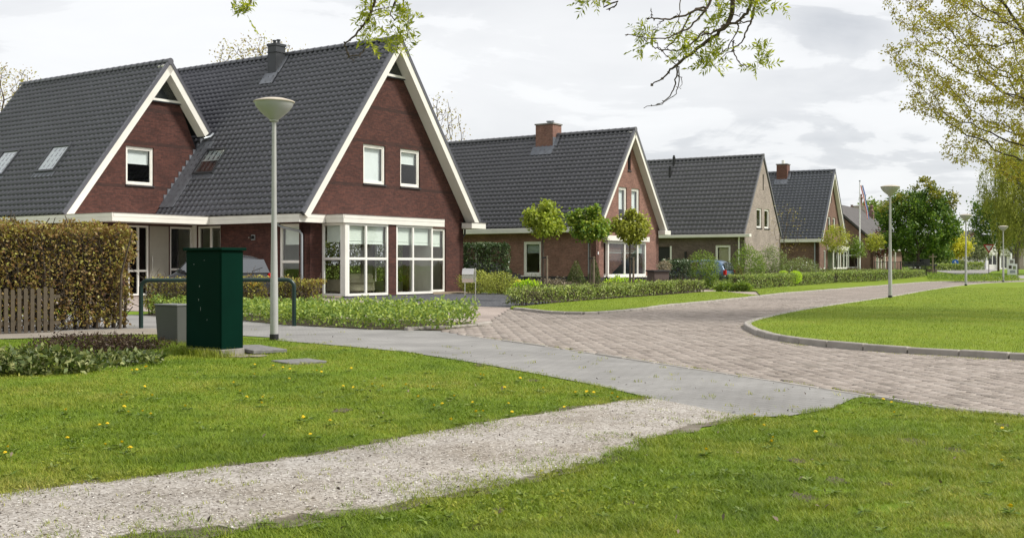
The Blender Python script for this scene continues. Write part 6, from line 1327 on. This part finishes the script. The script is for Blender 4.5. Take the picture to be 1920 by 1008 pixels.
# ================================================================== SMALL THINGS IN THE GRASS
dn = MB(); 
for k_ in range(14):
    a = 2 * math.pi * k_ / 14; dn.poly([(0, 0, .058), (.018 * math.cos(a - .25), .018 * math.sin(a - .25), .062), (.021 * math.cos(a), .021 * math.sin(a), .060), (.018 * math.cos(a + .25), .018 * math.sin(a + .25), .062)], [(0, 1, 2, 3)])
    dn.poly([(0, 0, .060), (.010 * math.cos(a - .25), .010 * math.sin(a - .25), .068), (.012 * math.cos(a), .012 * math.sin(a), .069), (.010 * math.cos(a + .25), .010 * math.sin(a + .25), .068)], [(0, 1, 2, 3)])
dn.lathe([(.005, .050), (.012, .058), (.004, .060)], n=8)
d0 = thing('dandelion', 'yellow dandelion flower in the grass', 'flower', (0, 0, 0), 0, 'dandelions in the near lawns')
dn.build('flower_head', MT['yellow'], d0); mb = MB(); mb.tube([(0.01, 0, 0), (0, 0, .055)], .002, 5); mb.build('stem', MT['dstem'], d0)
spots = [(228, 743), (286, 745), (238, 738), (268, 690), (277, 690), (246, 696), (255, 695), (268, 725), (229, 768), (240, 775), (200, 799), (189, 800), (121, 774), (125, 826), (20, 843), (12, 853), (242, 849), (228, 836), (199, 839), (350, 764), (479, 703), (492, 747), (456, 748), (513, 688), (569, 788), (567, 785), (583, 819), (618, 795), (656, 692), (647, 727), (717, 729), (760, 726), (803, 727), (814, 728), (849, 745), (886, 757), (853, 793), (945, 731), (1023, 731), (955, 759), (896, 778), (903, 774), (957, 776), (1077, 739), (1098, 738), (1113, 740), (1150, 741), (1158, 749), (1059, 767), (910, 706), (901, 705), (975, 712), (830, 762), (812, 764), (786, 747), (1450, 825), (1448, 836), (1431, 803), (1417, 784), (1533, 817), (1653, 753), (1673, 757), (1326, 851), (1879, 807), (1877, 871), (1890, 960), (1680, 777), (540, 713), (440, 720), (600, 701), (545, 694), (528, 692), (476, 685), (590, 697), (486, 760), (270, 776), (285, 780), (455, 735), (665, 729), (700, 722)]
for i, p in enumerate(spots):
    o = d0 if i == 0 else copy_tree(d0); q = g(p[0] + rng.normal(0, 2), p[1] + 4); o.location = (q[0], q[1], 0); o.rotation_euler = (rng.normal(0, .2), rng.normal(0, .2), rng.uniform(0, 6)); o.scale = (rng.uniform(.65, .95),) * 3
ro = np.array([g(p[0] + rng.normal(0, 6), p[1] + 5) for p in spots for _ in range(2)] + [tuple(q) for q in wedge_pts(260, 5.5, 22)]); ro = ro[pip(ro, lawnL) | pip(ro, lawnR)]; kq = 9
an_ = rng.uniform(0, 6.28, (len(ro), kq)); dirs_ = np.stack([np.cos(an_), np.sin(an_), rng.uniform(.05, .5, an_.shape)], 2).reshape(-1, 3); P = np.concatenate([np.repeat(ro, kq, 0), np.full((len(ro) * kq, 1), .012)], 1)
V, Fc = leaf_mesh(P, .052, .28, up=2.5, tipdir=dirs_ * 4, spread=.3); tag(npmesh('weed_rosettes', V, Fc, MT['rosette']), 'flat weed rosettes with toothed leaves in the near lawns', 'weeds', None, 'stuff')
# dry leaves and twigs lying about
def litter(n, polys, size, mat, name, label, zz=.012, y1=20):
    P = wedge_pts(n, 5.1, y1); k_ = np.zeros(len(P), bool)
    for pl_ in polys: k_ |= pip(P, pl_)
    P = P[k_]; P = np.concatenate([P, np.full((len(P), 1), zz)], 1); V, Fc = leaf_mesh(P, size, .5, up=3, spread=1.0); V[:, 2] = np.maximum(V[:, 2], .004); tag(npmesh(name, V, Fc, mat), label, 'litter', None, 'stuff')
litter(700, [path_poly, foot_poly], .03, MT['bark'], 'leaf_litter', 'dry leaf bits scattered on path and footpath')
litter(110, [lawnL, lawnR], .035, MT['stake'], 'fallen_leaves', 'a few pale dry leaves lying on the lawns', .05)
pc = wedge_pts(900, 9, 24); pc = pc[pip(pc, foot_poly)][:60]; q = np.repeat(pc, 9, 0) + rng.normal(0, .035, (len(pc) * 9, 2)); V, Fc = blades(q, np.zeros(len(q)), .035, .006, 1.2)
e2 = np.array(smoothline(foot_edge[1:], 40)); e2 = e2[fbm(e2, 1.6, 81) > .2]; q2 = np.repeat(e2, 5, 0) + rng.normal(0, .022, (len(e2) * 5, 2)); V2, F2 = blades(q2, np.zeros(len(q2)), .022, .006, 1.2)
e3 = np.array([p for p in smoothline(isl_c[1:60], 8) if p[1] < 32]); e3 = e3 + np.stack([-np.abs(rng.normal(.10, .12, len(e3))), -np.abs(rng.normal(.14, .12, len(e3)))], 1); e3 = e3[fbm(e3, 1.4, 83) > .1]; q4 = np.repeat(e3, 7, 0) + rng.normal(0, .03, (len(e3) * 7, 2)); V4, F4 = blades(q4, np.full(len(q4), .006), .012, .006, 1.6)
V2 = np.concatenate([V2, V4]); F2 = np.concatenate([F2, F4 + len(V2) - len(V4)])
tag(npmesh('joint_weeds', np.concatenate([V, V2]), np.concatenate([Fc, F2 + len(V)]), MT['drygrass']), 'small weeds in the joints of the footpath edge', 'weeds', None, 'stuff')
